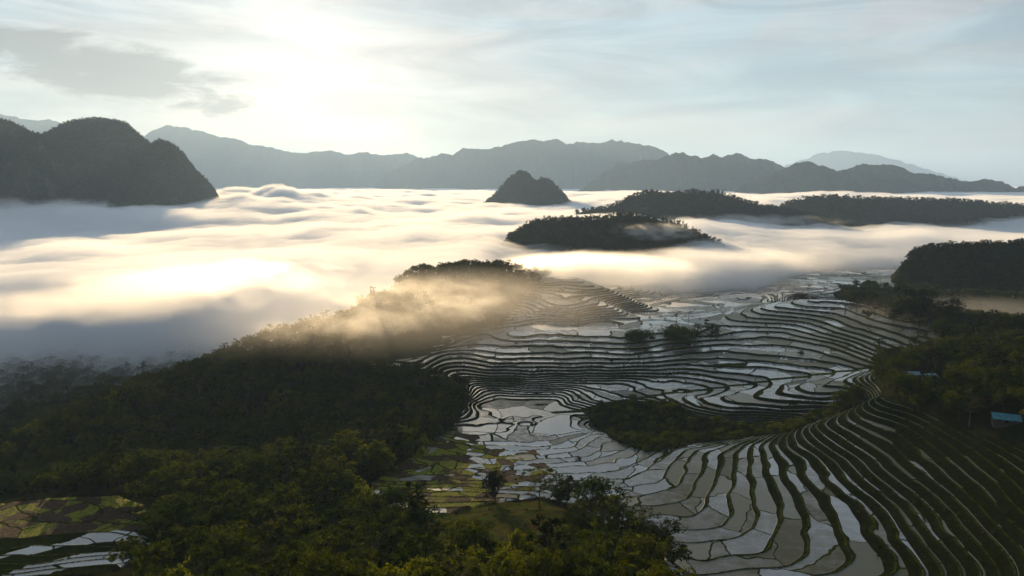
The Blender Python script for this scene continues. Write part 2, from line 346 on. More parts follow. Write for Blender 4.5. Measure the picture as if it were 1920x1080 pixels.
tm, T = new_mat("terraced_ground")
def terrace_material(T):
    a = {k: T.attr(k) for k in ('S', 'G', 'RWF', 'BF', 'GRN', 'PLT', 'M', 'PD')}
    geo = T.n('ShaderNodeNewGeometry').outputs['Position']
    sp = T.n('ShaderNodeSeparateXYZ', {0: geo}).outputs
    fl = T.m('FLOOR', a['S']); f = T.m('SUBTRACT', a['S'], fl)
    v3 = T.n('ShaderNodeCombineXYZ', {0: sp[0], 1: sp[1], 2: T.m('MULTIPLY', fl, 137.0)}).outputs[0]
    nz = T.noise(v3, 0.9, 3).outputs['Fac']
    vd = T.n('ShaderNodeVectorMath', {0: v3, 1: T.n('ShaderNodeVectorMath', {0: T.noise(v3, 0.06, 2).outputs['Color'], 1: (14, 14, 0)}, operation='MULTIPLY').outputs[0]}, operation='ADD').outputs[0]
    vsc = T.m('MULTIPLY_ADD', a['PLT'], 0.028, 0.030)
    ve = T.n('ShaderNodeTexVoronoi', {'Vector': vd, 'Scale': 0.026}, feature='DISTANCE_TO_EDGE').outputs['Distance']
    vc2 = T.n('ShaderNodeTexVoronoi', {'Vector': vd, 'Scale': 0.085}, feature='F1').outputs['Color']
    cs2 = T.n('ShaderNodeSeparateColor', {0: vc2}).outputs
    vc = T.n('ShaderNodeTexVoronoi', {'Vector': vd, 'Scale': 0.026}, feature='F1').outputs['Color']
    cs = T.n('ShaderNodeSeparateColor', {0: vc}).outputs
    # water/paddy mask
    edge = T.m('ADD', a['RWF'], T.m('MULTIPLY', a['BF'], T.m('MULTIPLY_ADD', nz, 1.2, 0.55)))
    wl_ = T.m('GREATER_THAN', f, edge)
    wl_ = T.m('MULTIPLY', wl_, T.m('GREATER_THAN', ve, T.m('MULTIPLY_ADD', nz, 0.012, 0.004)))
    wl_ = T.m('MULTIPLY', wl_, T.m('GREATER_THAN', T.m('ADD', a['PD'], T.m('MULTIPLY', nz, 3.0)), 4.2))
    wet = T.m('MULTIPLY', T.m('MULTIPLY', wl_, T.m('GREATER_THAN', a['M'], 0.5)), T.m('LESS_THAN', T.m('ADD', a['GRN'], T.m('MULTIPLY', cs[1], 0.7)), 1.6))
    # what grows in each paddy
    fine = T.noise(geo, 2.2, 6, 0.7).outputs['Fac']; med = T.noise(geo, 0.16, 4, 0.6).outputs['Fac']
    strip = T.noise(T.n('ShaderNodeVectorMath', {0: geo, 1: (0.35, 1.0, 1.0)}, operation='MULTIPLY').outputs[0], 0.5, 5, 0.7).outputs['Fac']
    seed = T.ss(T.m('ADD', T.m('ADD', cs[0], T.m('MULTIPLY_ADD', med, 0.9, T.m('MULTIPLY', strip, 0.7))), a['GRN']), 1.22, 2.1)    # 0 open water .. 1 seedlings
    plotb = T.m('GREATER_THAN', T.m('ADD', a['PLT'], T.m('MULTIPLY', cs2[1], 0.9)), 1.12)       # dry plots
    mud = T.mix(cs[2], (0.048, 0.045, 0.040, 1), (0.085, 0.080, 0.070, 1))
    green = T.mix(fine, (0.034, 0.042, 0.016, 1), (0.070, 0.076, 0.036, 1))
    spk = T.ss(T.m('ADD', T.m('MULTIPLY', fine, 0.8), T.m('MULTIPLY', seed, 0.35)), 0.50, 0.80)
    pad_col = T.mix(T.m('MULTIPLY', spk, T.m('MULTIPLY_ADD', seed, 0.75, 0.1)), mud, green)
    dryc = T.mix(T.ss(T.m('ADD', cs2[0], T.m('MULTIPLY', med, 0.6)), 0.74, 0.92), (0.075, 0.042, 0.026, 1), (0.21, 0.215, 0.015, 1))
    tuft = T.noise(geo, 0.9, 5, 0.75).outputs['Fac']
    dryc = T.mix(T.ss(tuft, 0.38, 0.62), T.mix(1.0, dryc, (0.35, 0.38, 0.4, 1), 'MULTIPLY'), dryc)
    dryc = T.mix(T.ss(T.m('ADD', fine, T.m('MULTIPLY', tuft, 0.5)), 0.82, 1.0), dryc, (0.10, 0.12, 0.02, 1))
    pad_col = T.mix(plotb, pad_col, dryc)
    pad_rough = T.mix(seed, (0.10, 0.10, 0.10, 1), (0.42, 0.42, 0.42, 1))
    bump = T.n('ShaderNodeBump', {'Strength': T.m('MULTIPLY_ADD', seed, 0.5, 0.04), 'Distance': 0.15, 'Height': fine})
    water = T.n('ShaderNodeBsdfPrincipled', {'Base Color': pad_col, 'Roughness': pad_rough, 'IOR': T.m('ADD', T.m('MULTIPLY_ADD', seed, -1.0, 3.2), T.m('MULTIPLY', T.ss(cs[2], 0.35, 0.75), -0.9)), 'Specular IOR Level': T.m('MULTIPLY_ADD', seed, -0.22, 0.5), 'Normal': bump.outputs[0]})
    dry = T.n('ShaderNodeBsdfPrincipled', {'Base Color': dryc, 'Roughness': 0.9, 'Specular IOR Level': 0.1, 'Normal': bump.outputs[0]})
    pad = T.n('ShaderNodeMixShader', {0: plotb, 1: water.outputs[0], 2: dry.outputs[0]})
    # banks
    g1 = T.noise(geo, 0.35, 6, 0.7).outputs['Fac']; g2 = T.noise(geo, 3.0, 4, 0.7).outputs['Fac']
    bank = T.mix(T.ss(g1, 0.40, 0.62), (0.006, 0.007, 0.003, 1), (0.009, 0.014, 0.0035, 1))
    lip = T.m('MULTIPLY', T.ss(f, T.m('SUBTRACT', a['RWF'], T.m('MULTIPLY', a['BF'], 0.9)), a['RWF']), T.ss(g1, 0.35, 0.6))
    bank = T.mix(T.m('MULTIPLY', lip, 0.7), bank, (0.045, 0.060, 0.010, 1))  # grass along the bund lip, its sunlit rim painted in as lighter colour
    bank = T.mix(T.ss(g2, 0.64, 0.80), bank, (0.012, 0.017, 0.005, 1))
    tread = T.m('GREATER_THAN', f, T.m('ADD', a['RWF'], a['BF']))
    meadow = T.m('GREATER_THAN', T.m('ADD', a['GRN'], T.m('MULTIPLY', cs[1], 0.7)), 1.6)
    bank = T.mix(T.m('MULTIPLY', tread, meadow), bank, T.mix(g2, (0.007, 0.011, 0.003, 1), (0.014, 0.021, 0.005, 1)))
    soil = T.mix(T.ss(T.noise(geo, 0.08, 3).outputs['Fac'], 0.55, 0.7), (0.011, 0.013, 0.006, 1), (0.018, 0.014, 0.008, 1))
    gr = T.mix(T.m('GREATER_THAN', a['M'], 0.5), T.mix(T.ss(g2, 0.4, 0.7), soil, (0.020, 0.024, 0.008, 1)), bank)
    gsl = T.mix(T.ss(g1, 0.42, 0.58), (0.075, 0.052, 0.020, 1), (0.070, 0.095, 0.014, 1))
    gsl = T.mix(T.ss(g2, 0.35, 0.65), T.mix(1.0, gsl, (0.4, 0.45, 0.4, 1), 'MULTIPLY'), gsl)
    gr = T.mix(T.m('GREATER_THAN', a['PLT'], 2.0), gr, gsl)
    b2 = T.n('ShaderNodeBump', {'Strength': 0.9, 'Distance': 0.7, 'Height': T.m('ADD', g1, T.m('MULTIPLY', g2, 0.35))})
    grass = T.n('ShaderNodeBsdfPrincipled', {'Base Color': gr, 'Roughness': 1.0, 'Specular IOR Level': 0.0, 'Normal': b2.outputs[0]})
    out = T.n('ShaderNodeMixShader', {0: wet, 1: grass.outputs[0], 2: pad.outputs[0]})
    T.n('ShaderNodeOutputMaterial', {0: out.outputs[0]})
terrace_material(T)
link("rice_terraces", terr, tm, kind='structure')

# surrounding ground out to the horizon, in the same material family but untraced
gm, T = new_mat("far_ground")
geo = T.n('ShaderNodeNewGeometry').outputs['Position']
gn = T.noise(geo, 0.01, 6, 0.6).outputs['Fac']
T.n('ShaderNodeOutputMaterial', {0: T.n('ShaderNodeBsdfPrincipled', {'Base Color': T.mix(T.ss(gn, 0.4, 0.6), (0.02, 0.026, 0.012, 1), (0.045, 0.045, 0.02, 1)), 'Roughness': 1.0, 'Specular IOR Level': 0.0}).outputs[0]})
aa = np.linspace(R(-180), R(180), 181); lrr = np.concatenate([np.linspace(math.log(2), math.log(2000), 60), np.linspace(math.log(2200), math.log(44000), 30)])
Ag, Lg = np.meshgrid(aa, lrr); Rg = np.exp(Lg); Xg = Rg * np.sin(Ag); Yg = Rg * np.cos(Ag)
Hg = base_h(Xg, Yg)
inside = (np.abs(Ag) < R(42)) & (Rg > 172) & (Rg < 2050)
Hg = np.where(inside, Hg - 14, Hg - 1.0); Hg = np.where(Rg > 2050, -45, Hg)
link("ground", grid_mesh("ground", Xg, Yg, Hg), gm, kind='structure')

# ------------------------------------------------------------------ mountains: ridges with a traced crest, built at their real distance
fm, T = new_mat("forested_slope")
geo = T.n('ShaderNodeNewGeometry').outputs['Position']
a1 = T.noise(geo, 0.011, 5, 0.6).outputs['Fac']; a2 = T.noise(geo, 0.07, 5, 0.65).outputs['Fac']
fc = T.mix(T.ss(a1, 0.4, 0.62), (0.010, 0.015, 0.008, 1), (0.024, 0.023, 0.012, 1))
fc = T.mix(T.ss(a2, 0.4, 0.65), fc, T.mix(1.0, fc, (1.7, 1.6, 1.4, 1), 'MULTIPLY'))
nz_ = T.n('ShaderNodeSeparateXYZ', {0: T.n('ShaderNodeNewGeometry').outputs['Normal']}).outputs[2]
cl = T.n('ShaderNodeVectorMath', {0: geo, 1: (1, 1, 0.25)}, operation='MULTIPLY').outputs[0]
rock = T.m('MULTIPLY', T.ss(nz_, 0.62, 0.42), T.ss(T.noise(cl, 0.03, 5, 0.7).outputs['Fac'], 0.55, 0.66))
fc = T.mix(rock, fc, (0.075, 0.072, 0.066, 1))
bmp = T.n('ShaderNodeBump', {'Strength': 0.8, 'Distance': 12.0, 'Height': a2})
T.n('ShaderNodeOutputMaterial', {0: T.n('ShaderNodeBsdfPrincipled', {'Base Color': fc, 'Roughness': 1.0, 'Specular IOR Level': 0.0, 'Normal': bmp.outputs[0]}).outputs[0]})

RIDGES = {}
def ridge(name, D, pts, base=-60, width=None, wander=0.05, rough=1.0, fine=0.0, seed=0, nu=None, nv=56, power=1.1, mat=None):
    """a mountain whose crest passes through the traced points at forward distance D"""
    pts = np.array(pts, float); nu = nu or int(max(60, (pts[-1, 0] - pts[0, 0]) / (2.2 if fine else 3.5)))
    u = np.linspace(pts[0, 0], pts[-1, 0], nu); v = np.interp(u, pts[:, 0], pts[:, 1])
    kk = np.array([0.15, 0.7, 0.15])
    v = np.convolve(np.pad(v, 1, mode='edge'), kk, 'valid')
    jag = 2.6 if D > 6000 else 0.0
    v = v - jag * (0.5 - np.abs(fbm(u / 17.0, u * 0 + seed * 3.3, 3, seed + 70)) * 2.2)
    v = v - fine * np.abs(fbm(u / 4.0, u * 0 + seed, 3, seed)) * 2.0
    d = ray(u, v); y = D * (1 + wander * fbm(u / 160.0, u * 0 + seed + 3.1, 2, seed + 9)); t = y / d[:, 1]
    cx_, cz = d[:, 0] * t, CAM_H + d[:, 2] * t
    hgt = np.maximum(cz - base, 1.0)
    width = width or hgt.max() * 1.6
    s = np.concatenate([-np.linspace(1, 0, nv // 2, endpoint=False) ** 1.5, np.linspace(0, 1, nv // 2) ** 1.5])
    Wd = np.maximum(hgt * 1.35, width * 0.35)
    Sg, Ug = np.meshgrid(s, np.arange(nu), indexing='ij')
    xx = cx_[None] + 0 * Sg; yy = y[None] + Sg * Wd[None]
    prof = 1 - np.abs(Sg) ** power
    n = fbm(xx / (D * 0.06), yy / (D * 0.06), 5, seed + 20)
    spur = 1 - np.abs(fbm(xx / (D * 0.045), yy / (D * 0.10), 4, seed + 40)) * 2
    fall = np.clip(np.abs(Sg) * 2.2, 0, 1)
    zz = base + hgt[None] * prof * (1 - fall * (0.16 - 0.20 * spur + 0.14 * n) * rough * 0.9)
    if fine: zz = zz + fine * (D / 1280.0) * 1.2 * fbm(xx / (D * 0.004), yy / (D * 0.004), 2, seed + 60) * np.clip(np.abs(Sg) * 8, 0, 1)
    zz = np.minimum(zz, base + hgt[None])
    zz[0] = base - 20; zz[-1] = base - 20
    me = grid_mesh(name, xx, yy, zz)
    RIDGES[name] = (xx, yy, zz)
    return link(name, me, mat or fm, kind='structure')
ridge("far_mountain_west", 16000, [(-260,230),(-120,205),(0,212),(40,222),(70,227),(90,224),(115,228),(160,246),(260,290)], seed=1)
ridge("sunlit_range", 17000, [(180,330),(240,275),(285,245),(315,234),(350,240),(385,248),(412,258),(440,258),(470,272),(510,276),(560,288),(620,282),(650,290),(685,284),(715,292),(745,289),(765,287),(790,298),(815,292),(860,320),(940,350)], seed=2)
ridge("cloud_capped_mountain", 30000, [(1380,345),(1480,308),(1540,286),(1580,283),(1640,290),(1690,302),(1740,318),(1800,335),(1900,352)], seed=3)
ridge("central_range", 14000, [(690,372),(705,345),(730,320),(765,308),(785,295),(800,300),(830,288),(848,292),(870,278),(905,281),(930,276),(955,271),(975,266),(998,261),(1020,266),(1043,261),(1062,270),(1080,267),(1125,270),(1150,262),(1185,268),(1225,275),(1252,288),(1300,320),(1380,360)], seed=4, fine=0.8)
ridge("teal_range", 9500, [(1060,372),(1100,348),(1130,325),(1165,304),(1185,307),(1210,298),(1230,302),(1250,292),(1272,285),(1300,292),(1320,296),(1336,289),(1352,296),(1372,290),(1388,288),(1402,297),(1440,300),(1460,308),(1500,330),(1560,350),(1640,372)], seed=5, fine=0.9)
ridge("eastern_range", 7600, [(1340,385),(1400,345),(1450,325),(1490,308),(1515,303),(1545,312),(1570,322),(1590,316),(1615,308),(1640,309),(1672,310),(1690,314),(1710,325),(1745,326),(1775,333),(1800,338),(1828,340),(1850,336),(1880,342),(1905,352),(1960,346),(2060,360),(2200,365)], seed=6, fine=1.0)
ridge("karst_peak", 4200, [(905,385),(930,362),(945,346),(958,332),(975,322),(990,326),(1000,338),(1006,341),(1015,335),(1030,338),(1043,348),(1055,362),(1075,385)], seed=7, fine=1.2, base=20, width=260, nu=120)
ridge("karst_hill_west", 3100, [(-330,300),(-200,250),(-80,225),(0,223),(25,230),(50,245),(75,252),(95,272),(125,320),(150,390)], seed=8, fine=1.3, base=-40, nu=260)
ridge("karst_hill", 3500, [(40,330),(62,275),(85,250),(105,242),(125,230),(150,225),(185,223),(215,226),(235,231),(255,248),(275,265),(295,290),(320,330),(345,380)], seed=9, fine=1.3, base=-40, nu=200)
ridge("karst_shoulder", 3350, [(255,330),(275,282),(288,267),(302,263),(318,268),(335,280),(352,302),(372,325),(390,342),(402,356),(408,385)], seed=10, fine=1.3, base=-40, nu=120)
ridge("wooded_hill_north", 2700, [(1080,400),(1130,392),(1165,382),(1190,368),(1215,362),(1260,366),(1300,362),(1345,362),(1380,374),(1420,385),(1460,392),(1520,404),(1560,414),(1620,425)], seed=12, fine=1.0, base=-20, nu=260)
ridge("wooded_hill_east", 3200, [(1440,400),(1475,382),(1510,374),(1560,370),(1620,373),(1700,375),(1800,378),(1900,386),(2000,388),(2150,395)], seed=13, fine=1.0, base=-20, nu=260)
ridge("wooded_knoll", 1650, [(925,480),(950,448),(985,424),(1030,414),(1080,413),(1130,412),(1165,404),(1200,408),(1235,414),(1275,424),(1310,440),(1340,452),(1380,480)], seed=14, fine=1.0, base=-15, nu=200, width=160)
ridge("dark_hill", 1150, [(1670,560),(1690,510),(1710,480),(1745,466),(1790,466),(1850,464),(1900,462),(1960,455),(2050,450),(2200,470)], seed=15, fine=1.0, base=-20, nu=200, width=160)

# ------------------------------------------------------------------ the air and the valley fog
def volume_mat(name, color, density, aniso):
    m, T = new_mat(name)
    pv = T.n('ShaderNodeVolumePrincipled', {'Color': color, 'Density': density, 'Anisotropy': aniso})
    o = T.n('ShaderNodeOutputMaterial'); T.nt.links.new(pv.outputs[0], o.inputs['Volume'])
    m.cycles.homogeneous_volume = True
    try: m.volume_intersection_method = 'FAST'
    except Exception: pass
    return m
def closed_top(name, X, Y, top, bot):
    """closed volume between two height grids"""
    nr, nc = X.shape; n = nr * nc
    V = np.concatenate([np.stack([X, Y, top], -1).reshape(-1, 3), np.stack([X, Y, bot], -1).reshape(-1, 3)])
    idx = np.arange(n).reshape(nr, nc)
    a, b, c, d = idx[:-1, :-1].ravel(), idx[:-1, 1:].ravel(), idx[1:, 1:].ravel(), idx[1:, :-1].ravel()
    fs = [np.stack([a, b, c, d], -1), np.stack([a + n, d + n, c + n, b + n], -1)]
    for e in (idx[0], idx[-1][::-1], idx[:, 0][::-1], idx[:, -1]):
        fs.append(np.stack([e[:-1], e[:-1] + n, e[1:] + n, e[1:]], -1))
    return raw_mesh(name, V, np.concatenate(fs), True)
haze_m = volume_mat("haze_air", (0.48, 0.70, 1.0, 1), 4.0e-5, 0.27)
hz = 45000.0
v = [(sx * hz, sy * hz if sy > 0 else -6000, zz) for zz in (-82, 1950) for sx, sy in ((-1, -1), (1, -1), (1, 1), (-1, 1))]
fq = [(0, 3, 2, 1), (4, 5, 6, 7), (0, 1, 5, 4), (1, 2, 6, 5), (2, 3, 7, 6), (3, 0, 4, 7)]
link("haze", raw_mesh("haze", v, fq), haze_m, kind='stuff')

# fog sea: how far the fog starts along each direction, and how high it stands
FR = np.array([ # azimuth x/y, start distance, wedge length, floor z
 (-0.95,640,420,-60),(-0.75,700,420,-60),(-0.60,740,380,-60),(-0.50,750,320,-60),(-0.42,730,240,-60),(-0.35,700,200,-60),(-0.25,720,180,-50),(-0.12,830,130,-30),(0.0,860,130,-10),(0.06,850,140,10),
 (0.12,870,130,5),(0.25,920,150,0),(0.36,1010,180,-4),(0.46,1250,240,-6),(0.6,1450,240,-6),(0.8,1650,300,-6),(1.1,1700,300,-6)])
def fog_top(X, Y, drop, seed):
    r = np.hypot(X, Y); t = X / np.maximum(Y, 1)
    rf = np.interp(t, FR[:, 0], FR[:, 1]); ln = np.interp(t, FR[:, 0], FR[:, 2]); z0 = np.interp(t, FR[:, 0], FR[:, 3])
    rf = rf * (1 + 0.05 * fbm(t * 9, t * 0 + r / 500, 4, seed))
    s = sstep(r, rf, rf + ln * 1.5)
    lump = (12 + 10 * sstep(r, 1300, 2400)) * fbm((X + 0.4 * Y) / 420, (Y - 0.3 * X) / 420, 2, seed + 1) + (11 + 6 * sstep(r, 1300, 2400)) * fbm(X / 140, Y / 190, 3, seed + 2) * (0.5 + 0.5 * sstep(r, 900, 1600)) + 8 * np.abs(fbm(X / 52, Y / 60, 3, seed + 3))
    lump = lump + 18 * fbm(X / 700, Y / 1500, 3, seed + 4) * sstep(r, 2500, 4000)
    top = 48 + 34 * sstep(r, 1500, 5500) - 10 * sstep(t, 0.1, 0.5) * (1 - sstep(r, 2200, 4000))
    top = top - 62 * sstep(t, 0.30, 0.45) * sstep(r, 2250, 2600) * (1 - sstep(r, 3700, 4300))
    top = top + 22 * sstep(-t, 0.28, 0.42) * sstep(r, 2300, 3000) * (1 - sstep(r, 4500, 6000))
    top = top + 14 * sstep(t, 0.05, 0.12) * sstep(r, 1850, 2050) * (1 - sstep(r, 2450, 2600))
    top = top - 26 * sstep(t, -0.06, 0.02) * (1 - sstep(t, 0.16, 0.30)) * (1 - sstep(r, 1550, 1900))
    z = z0 - 8 + (top + lump - z0) * s
    # a thick roll of fog in front of the sunlit range
    z = z + 48 * np.exp(-((t + 0.34) / 0.10) ** 2) * np.exp(-((r - 4300) / 900) ** 2) * (1 + 1.1 * fbm(X / 130, Y / 260, 4, seed + 8))
    return z - drop
fa = np.linspace(R(-47), R(47), 520); flr = np.concatenate([np.linspace(math.log(400), math.log(3500), 430), np.linspace(math.log(3540), math.log(26000), 170)])
Af, Lf = np.meshgrid(fa, flr); Rf = np.exp(Lf); Xf = Rf * np.sin(Af); Yf = Rf * np.cos(Af)
bot = np.full(Xf.shape, -72.0)
for nm, drop, dens in (("valley_fog", 0.0, 0.007), ("dense_fog", 13.0, 0.028)):
    tp = np.maximum(fog_top(Xf, Yf, drop, 100), -70.0)
    link(nm, closed_top(nm, Xf, Yf, tp, bot), volume_mat(nm, (0.972, 0.980, 0.990, 1), dens, 0.30), kind='stuff')
# ------------------------------------------------------------------ sampling the built terrain
def terr_sample(A, x, y):
    x = np.asarray(x, float); y = np.asarray(y, float)
    u = (np.arctan2(x, y) - ang[0]) / (ang[-1] - ang[0]) * (NC - 1); v = (np.log(np.maximum(np.hypot(x, y), 1)) - lr[0]) / (lr[-1] - lr[0]) * (NR - 1)
    ok = (u >= 0) & (u < NC - 1) & (v >= 0) & (v < NR - 1)
    u = np.clip(u, 0, NC - 1.001); v = np.clip(v, 0, NR - 1.001); i = v.astype(int); j = u.astype(int); fv = v - i; fu = u - j
    return A[i, j] * (1 - fv) * (1 - fu) + A[i + 1, j] * fv * (1 - fu) + A[i, j + 1] * (1 - fv) * fu + A[i + 1, j + 1] * fv * fu, ok
def ground_at(x, y):
    z, ok = terr_sample(Z, [x], [y])
    return float(z[0]) if ok[0] else float(base_h(np.array([x]), np.array([y]))[0])
def spot(px, py):
    """where the line of sight through a photo pixel meets the built ground"""
    d = ray(px, py); t = 150.0
    for _ in range(4000):
        x, y, z = d[0] * t, d[1] * t, CAM_H + d[2] * t
        g = ground_at(x, y)
        if z <= g: break
        t += max(0.6, (z - g) * 0.6)
        if t > 2600: break
    return x, y, g, t

# ------------------------------------------------------------------ foliage
def leaf_mat(name, cols, trans=0.35):
    m, T = new_mat(name)
    oi = T.n('ShaderNodeObjectInfo').outputs['Random']
    geo = T.n('ShaderNodeNewGeometry').outputs['Position']
    nz = T.noise(geo, 0.35, 3, 0.6).outputs['Fac']
    rp = T.n('ShaderNodeValToRGB', {0: T.m('ADD', T.m('MULTIPLY', oi, 0.7), T.m('MULTIPLY', T.m('SUBTRACT', nz, 0.35), 1.0))})
    el_ = rp.color_ramp.elements
    el_[0].position = 0.0; el_[0].color = cols[0] + (1,); el_[1].position = 1.0; el_[1].color = cols[-1] + (1,)
    for i, c in enumerate(cols[1:-1]):
        e = el_.new((i + 1) / (len(cols) - 1)); e.color = c + (1,)
    d = T.n('ShaderNodeBsdfPrincipled', {'Base Color': rp.outputs[0], 'Roughness': 1.0, 'Specular IOR Level': 0.0})
    t = T.n('ShaderNodeBsdfTranslucent', {0: T.mix(1.0, rp.outputs[0], (1.5, 1.6, 0.45, 1), 'MULTIPLY')})
    T.n('ShaderNodeOutputMaterial', {0: T.n('ShaderNodeMixShader', {0: trans, 1: d.outputs[0], 2: t.outputs[0]}).outputs[0]})
    return m
leaf_dark = leaf_mat("broad_leaves", [(0.010, 0.018, 0.006), (0.020, 0.033, 0.008), (0.040, 0.048, 0.010), (0.066, 0.070, 0.012)])
leaf_yellow = leaf_mat("bamboo_leaves", [(0.035, 0.048, 0.010), (0.065, 0.076, 0.011), (0.10, 0.10, 0.013)], 0.45)
leaf_deep = leaf_mat("deep_green_leaves", [(0.007, 0.012, 0.006), (0.013, 0.019, 0.008), (0.022, 0.026, 0.008)], 0.25)
bark, T = new_mat("bark")
T.n('ShaderNodeOutputMaterial', {0: T.n('ShaderNodeBsdfPrincipled', {'Base Color': T.mix(T.noise(T.n('ShaderNodeTexCoord').outputs['Object'], 3.0, 4).outputs['Fac'], (0.035, 0.026, 0.018, 1), (0.10, 0.085, 0.065, 1)), 'Roughness': 0.95, 'Specular IOR Level': 0.1}).outputs[0]})

def leaves(rng, centers, radii, per, size, droop=0.0, outward=0.6):
    """leaf-sized folded faces scattered round cluster centres -> verts, quads"""
    C = np.repeat(np.asarray(centers, float), per, 0); Rr = np.repeat(np.asarray(radii, float), per)[:, None]
    n = len(C)
    d = rng.normal(size=(n, 3)); d /= np.linalg.norm(d, axis=1, keepdims=True)
    p = C + d * Rr * rng.uniform(0.45, 1.05, (n, 1)) * np.array([1, 1, 0.75])
    nrm = d * outward + rng.normal(size=(n, 3)) * 0.6 + np.array([0, 0, 0.35]); nrm /= np.linalg.norm(nrm, axis=1, keepdims=True)
    a = np.cross(nrm, rng.normal(size=(n, 3))); a /= np.linalg.norm(a, axis=1, keepdims=True); a[:, 2] -= droop; a /= np.linalg.norm(a, axis=1, keepdims=True)
    b = np.cross(nrm, a)
    s = size * rng.uniform(0.6, 1.3, (n, 1)); w = s * rng.uniform(0.35, 0.6, (n, 1))
    V = np.stack([p - a * s, p - b * w, p + a * s - nrm * s * 0.25, p + b * w], 1).reshape(-1, 3)
    return V, np.arange(4 * n).reshape(-1, 4)
def tube(path, radii, sides=6):
    path = np.array(path, float); V = []; Fq = []
    for i, (p, r) in enumerate(zip(path, radii)):
        t = path[min(i + 1, len(path) - 1)] - path[max(i - 1, 0)]; t /= np.linalg.norm(t) + 1e-9
        u = np.cross(t, (0.31, 0.9, 0.2)); u /= np.linalg.norm(u); w = np.cross(t, u)
        for k_ in range(sides):
            an = 2 * math.pi * k_ / sides; V.append(p + r * (u * math.cos(an) + w * math.sin(an)))
    for i in range(len(path) - 1):
        for k_ in range(sides):
            a = i * sides + k_; b = i * sides + (k_ + 1) % sides; Fq.append((a, b, b + sides, a + sides))
    n = len(V); V.append(path[-1])
    return np.array(V), np.array(Fq)
def merge(parts):
    Vs, Fs, o = [], [], 0
    for v_, f_ in parts: Vs.append(v_); Fs.append(f_ + o); o += len(v_)
    return np.concatenate(Vs), np.concatenate(Fs)
def core(rng, c, rx, rz, n=9):
    th_ = np.linspace(0, math.pi, n // 2 + 2); V = []; Fq = []
    ph = rng.uniform(0, 6, 4)
    for t in th_:
        for k_ in range(n):
            a_ = 2 * math.pi * k_ / n; q = 1 + 0.16 * math.sin(2 * a_ + ph[0]) * math.sin(t) + 0.12 * math.sin(3 * a_ + ph[1] + 2 * t)
            V.append((c[0] + rx * q * math.sin(t) * math.cos(a_), c[1] + rx * q * math.sin(t) * math.sin(a_), c[2] + rz * math.cos(t)))
    for i in range(len(th_) - 1):
        for k_ in range(n): Fq.append((i * n + k_, (i + 1) * n + k_, (i + 1) * n + (k_ + 1) % n, i * n + (k_ + 1) % n))
    return np.array(V), np.array(Fq)
def broad_tree(seed, h=10, w=9, ncl=26, per=22, size=0.42, flat=0.75, trunk=0.35, lop=0.35):
    rng = np.random.default_rng(seed); th = h * trunk
    tubes = []; cents = []; rads = []
    top = np.array([rng.normal() * 0.4, rng.normal() * 0.4, h * 0.72])
    tubes.append(tube([(0, 0, -2.5), (0.05, 0, th * 0.5), (top[0] * 0.5, top[1] * 0.5, th), top], [0.045 * h * 0.8, 0.032 * h * 0.8, 0.024 * h * 0.8, 0.008 * h]))
    lobes = rng.normal(size=(5, 3)) * np.array([w * lop * 0.6, w * lop * 0.6, h * 0.10]) + np.array([0, 0, h * 0.66])
    for i in range(ncl):
        L = lobes[i % 5]; d = rng.normal(size=3); d /= np.linalg.norm(d)
        c = L + d * np.array([w * 0.34, w * 0.34, h * 0.24 * flat]) * rng.uniform(0.55, 1.05)
        c[2] = max(c[2], th * 0.8); cents.append(c); rads.append(w * rng.uniform(0.085, 0.16))
        if i % 2 == 0:
            st = np.array([top[0] * 0.4, top[1] * 0.4, th * rng.uniform(0.8, 1.3)])
            tubes.append(tube([st, (st + c) / 2 + (0, 0, -0.06 * h), c], [0.013 * h, 0.008 * h, 0.004 * h], 4))
    cr = [leaves(rng, cents, rads, per, size)]
    return merge(tubes), merge(cr)
def bamboo(seed, h=13, n=22, per=9, spread=6.5, size=0.5):
    rng = np.random.default_rng(seed); tubes, cents, rads = [], [], []
    for i in range(n):
        an = rng.uniform(0, 6.283); r1 = spread * math.sqrt(rng.uniform(0.02, 1)); hh = h * rng.uniform(0.55, 1.0) * (1 - 0.25 * (r1 / spread) ** 2)
        b = np.array([math.cos(an), math.sin(an), 0]); base = b * r1 * 0.25
        pts = [base + (0, 0, -2)]
        for t in (0.3, 0.6, 0.8, 0.93, 1.03):
            pts.append(base + b * r1 * (t ** 2.2) + np.array([0, 0, hh * (math.sin(min(t, 1.0) * 1.57)) - (max(0, t - 0.9) * hh * 0.9)]))
        tubes.append(tube(pts, [0.10, 0.09, 0.07, 0.05, 0.03, 0.01], 3))
        for q in range(2, 6):
            for k_ in range(3):
                cents.append(np.array(pts[q]) + rng.normal(size=3) * 0.5 - b * 0.3 * k_ * rng.uniform(0, 1) - np.array([0, 0, 0.5 * k_])); rads.append(rng.uniform(0.6, 1.15))
        for k_ in range(2): cents.append(base + b * r1 * 0.4 + np.array([0, 0, hh * rng.uniform(0.15, 0.6)]) + rng.normal(size=3) * 0.8); rads.append(1.1)
    return merge(tubes), leaves(rng, cents, rads, per, size, droop=0.7)
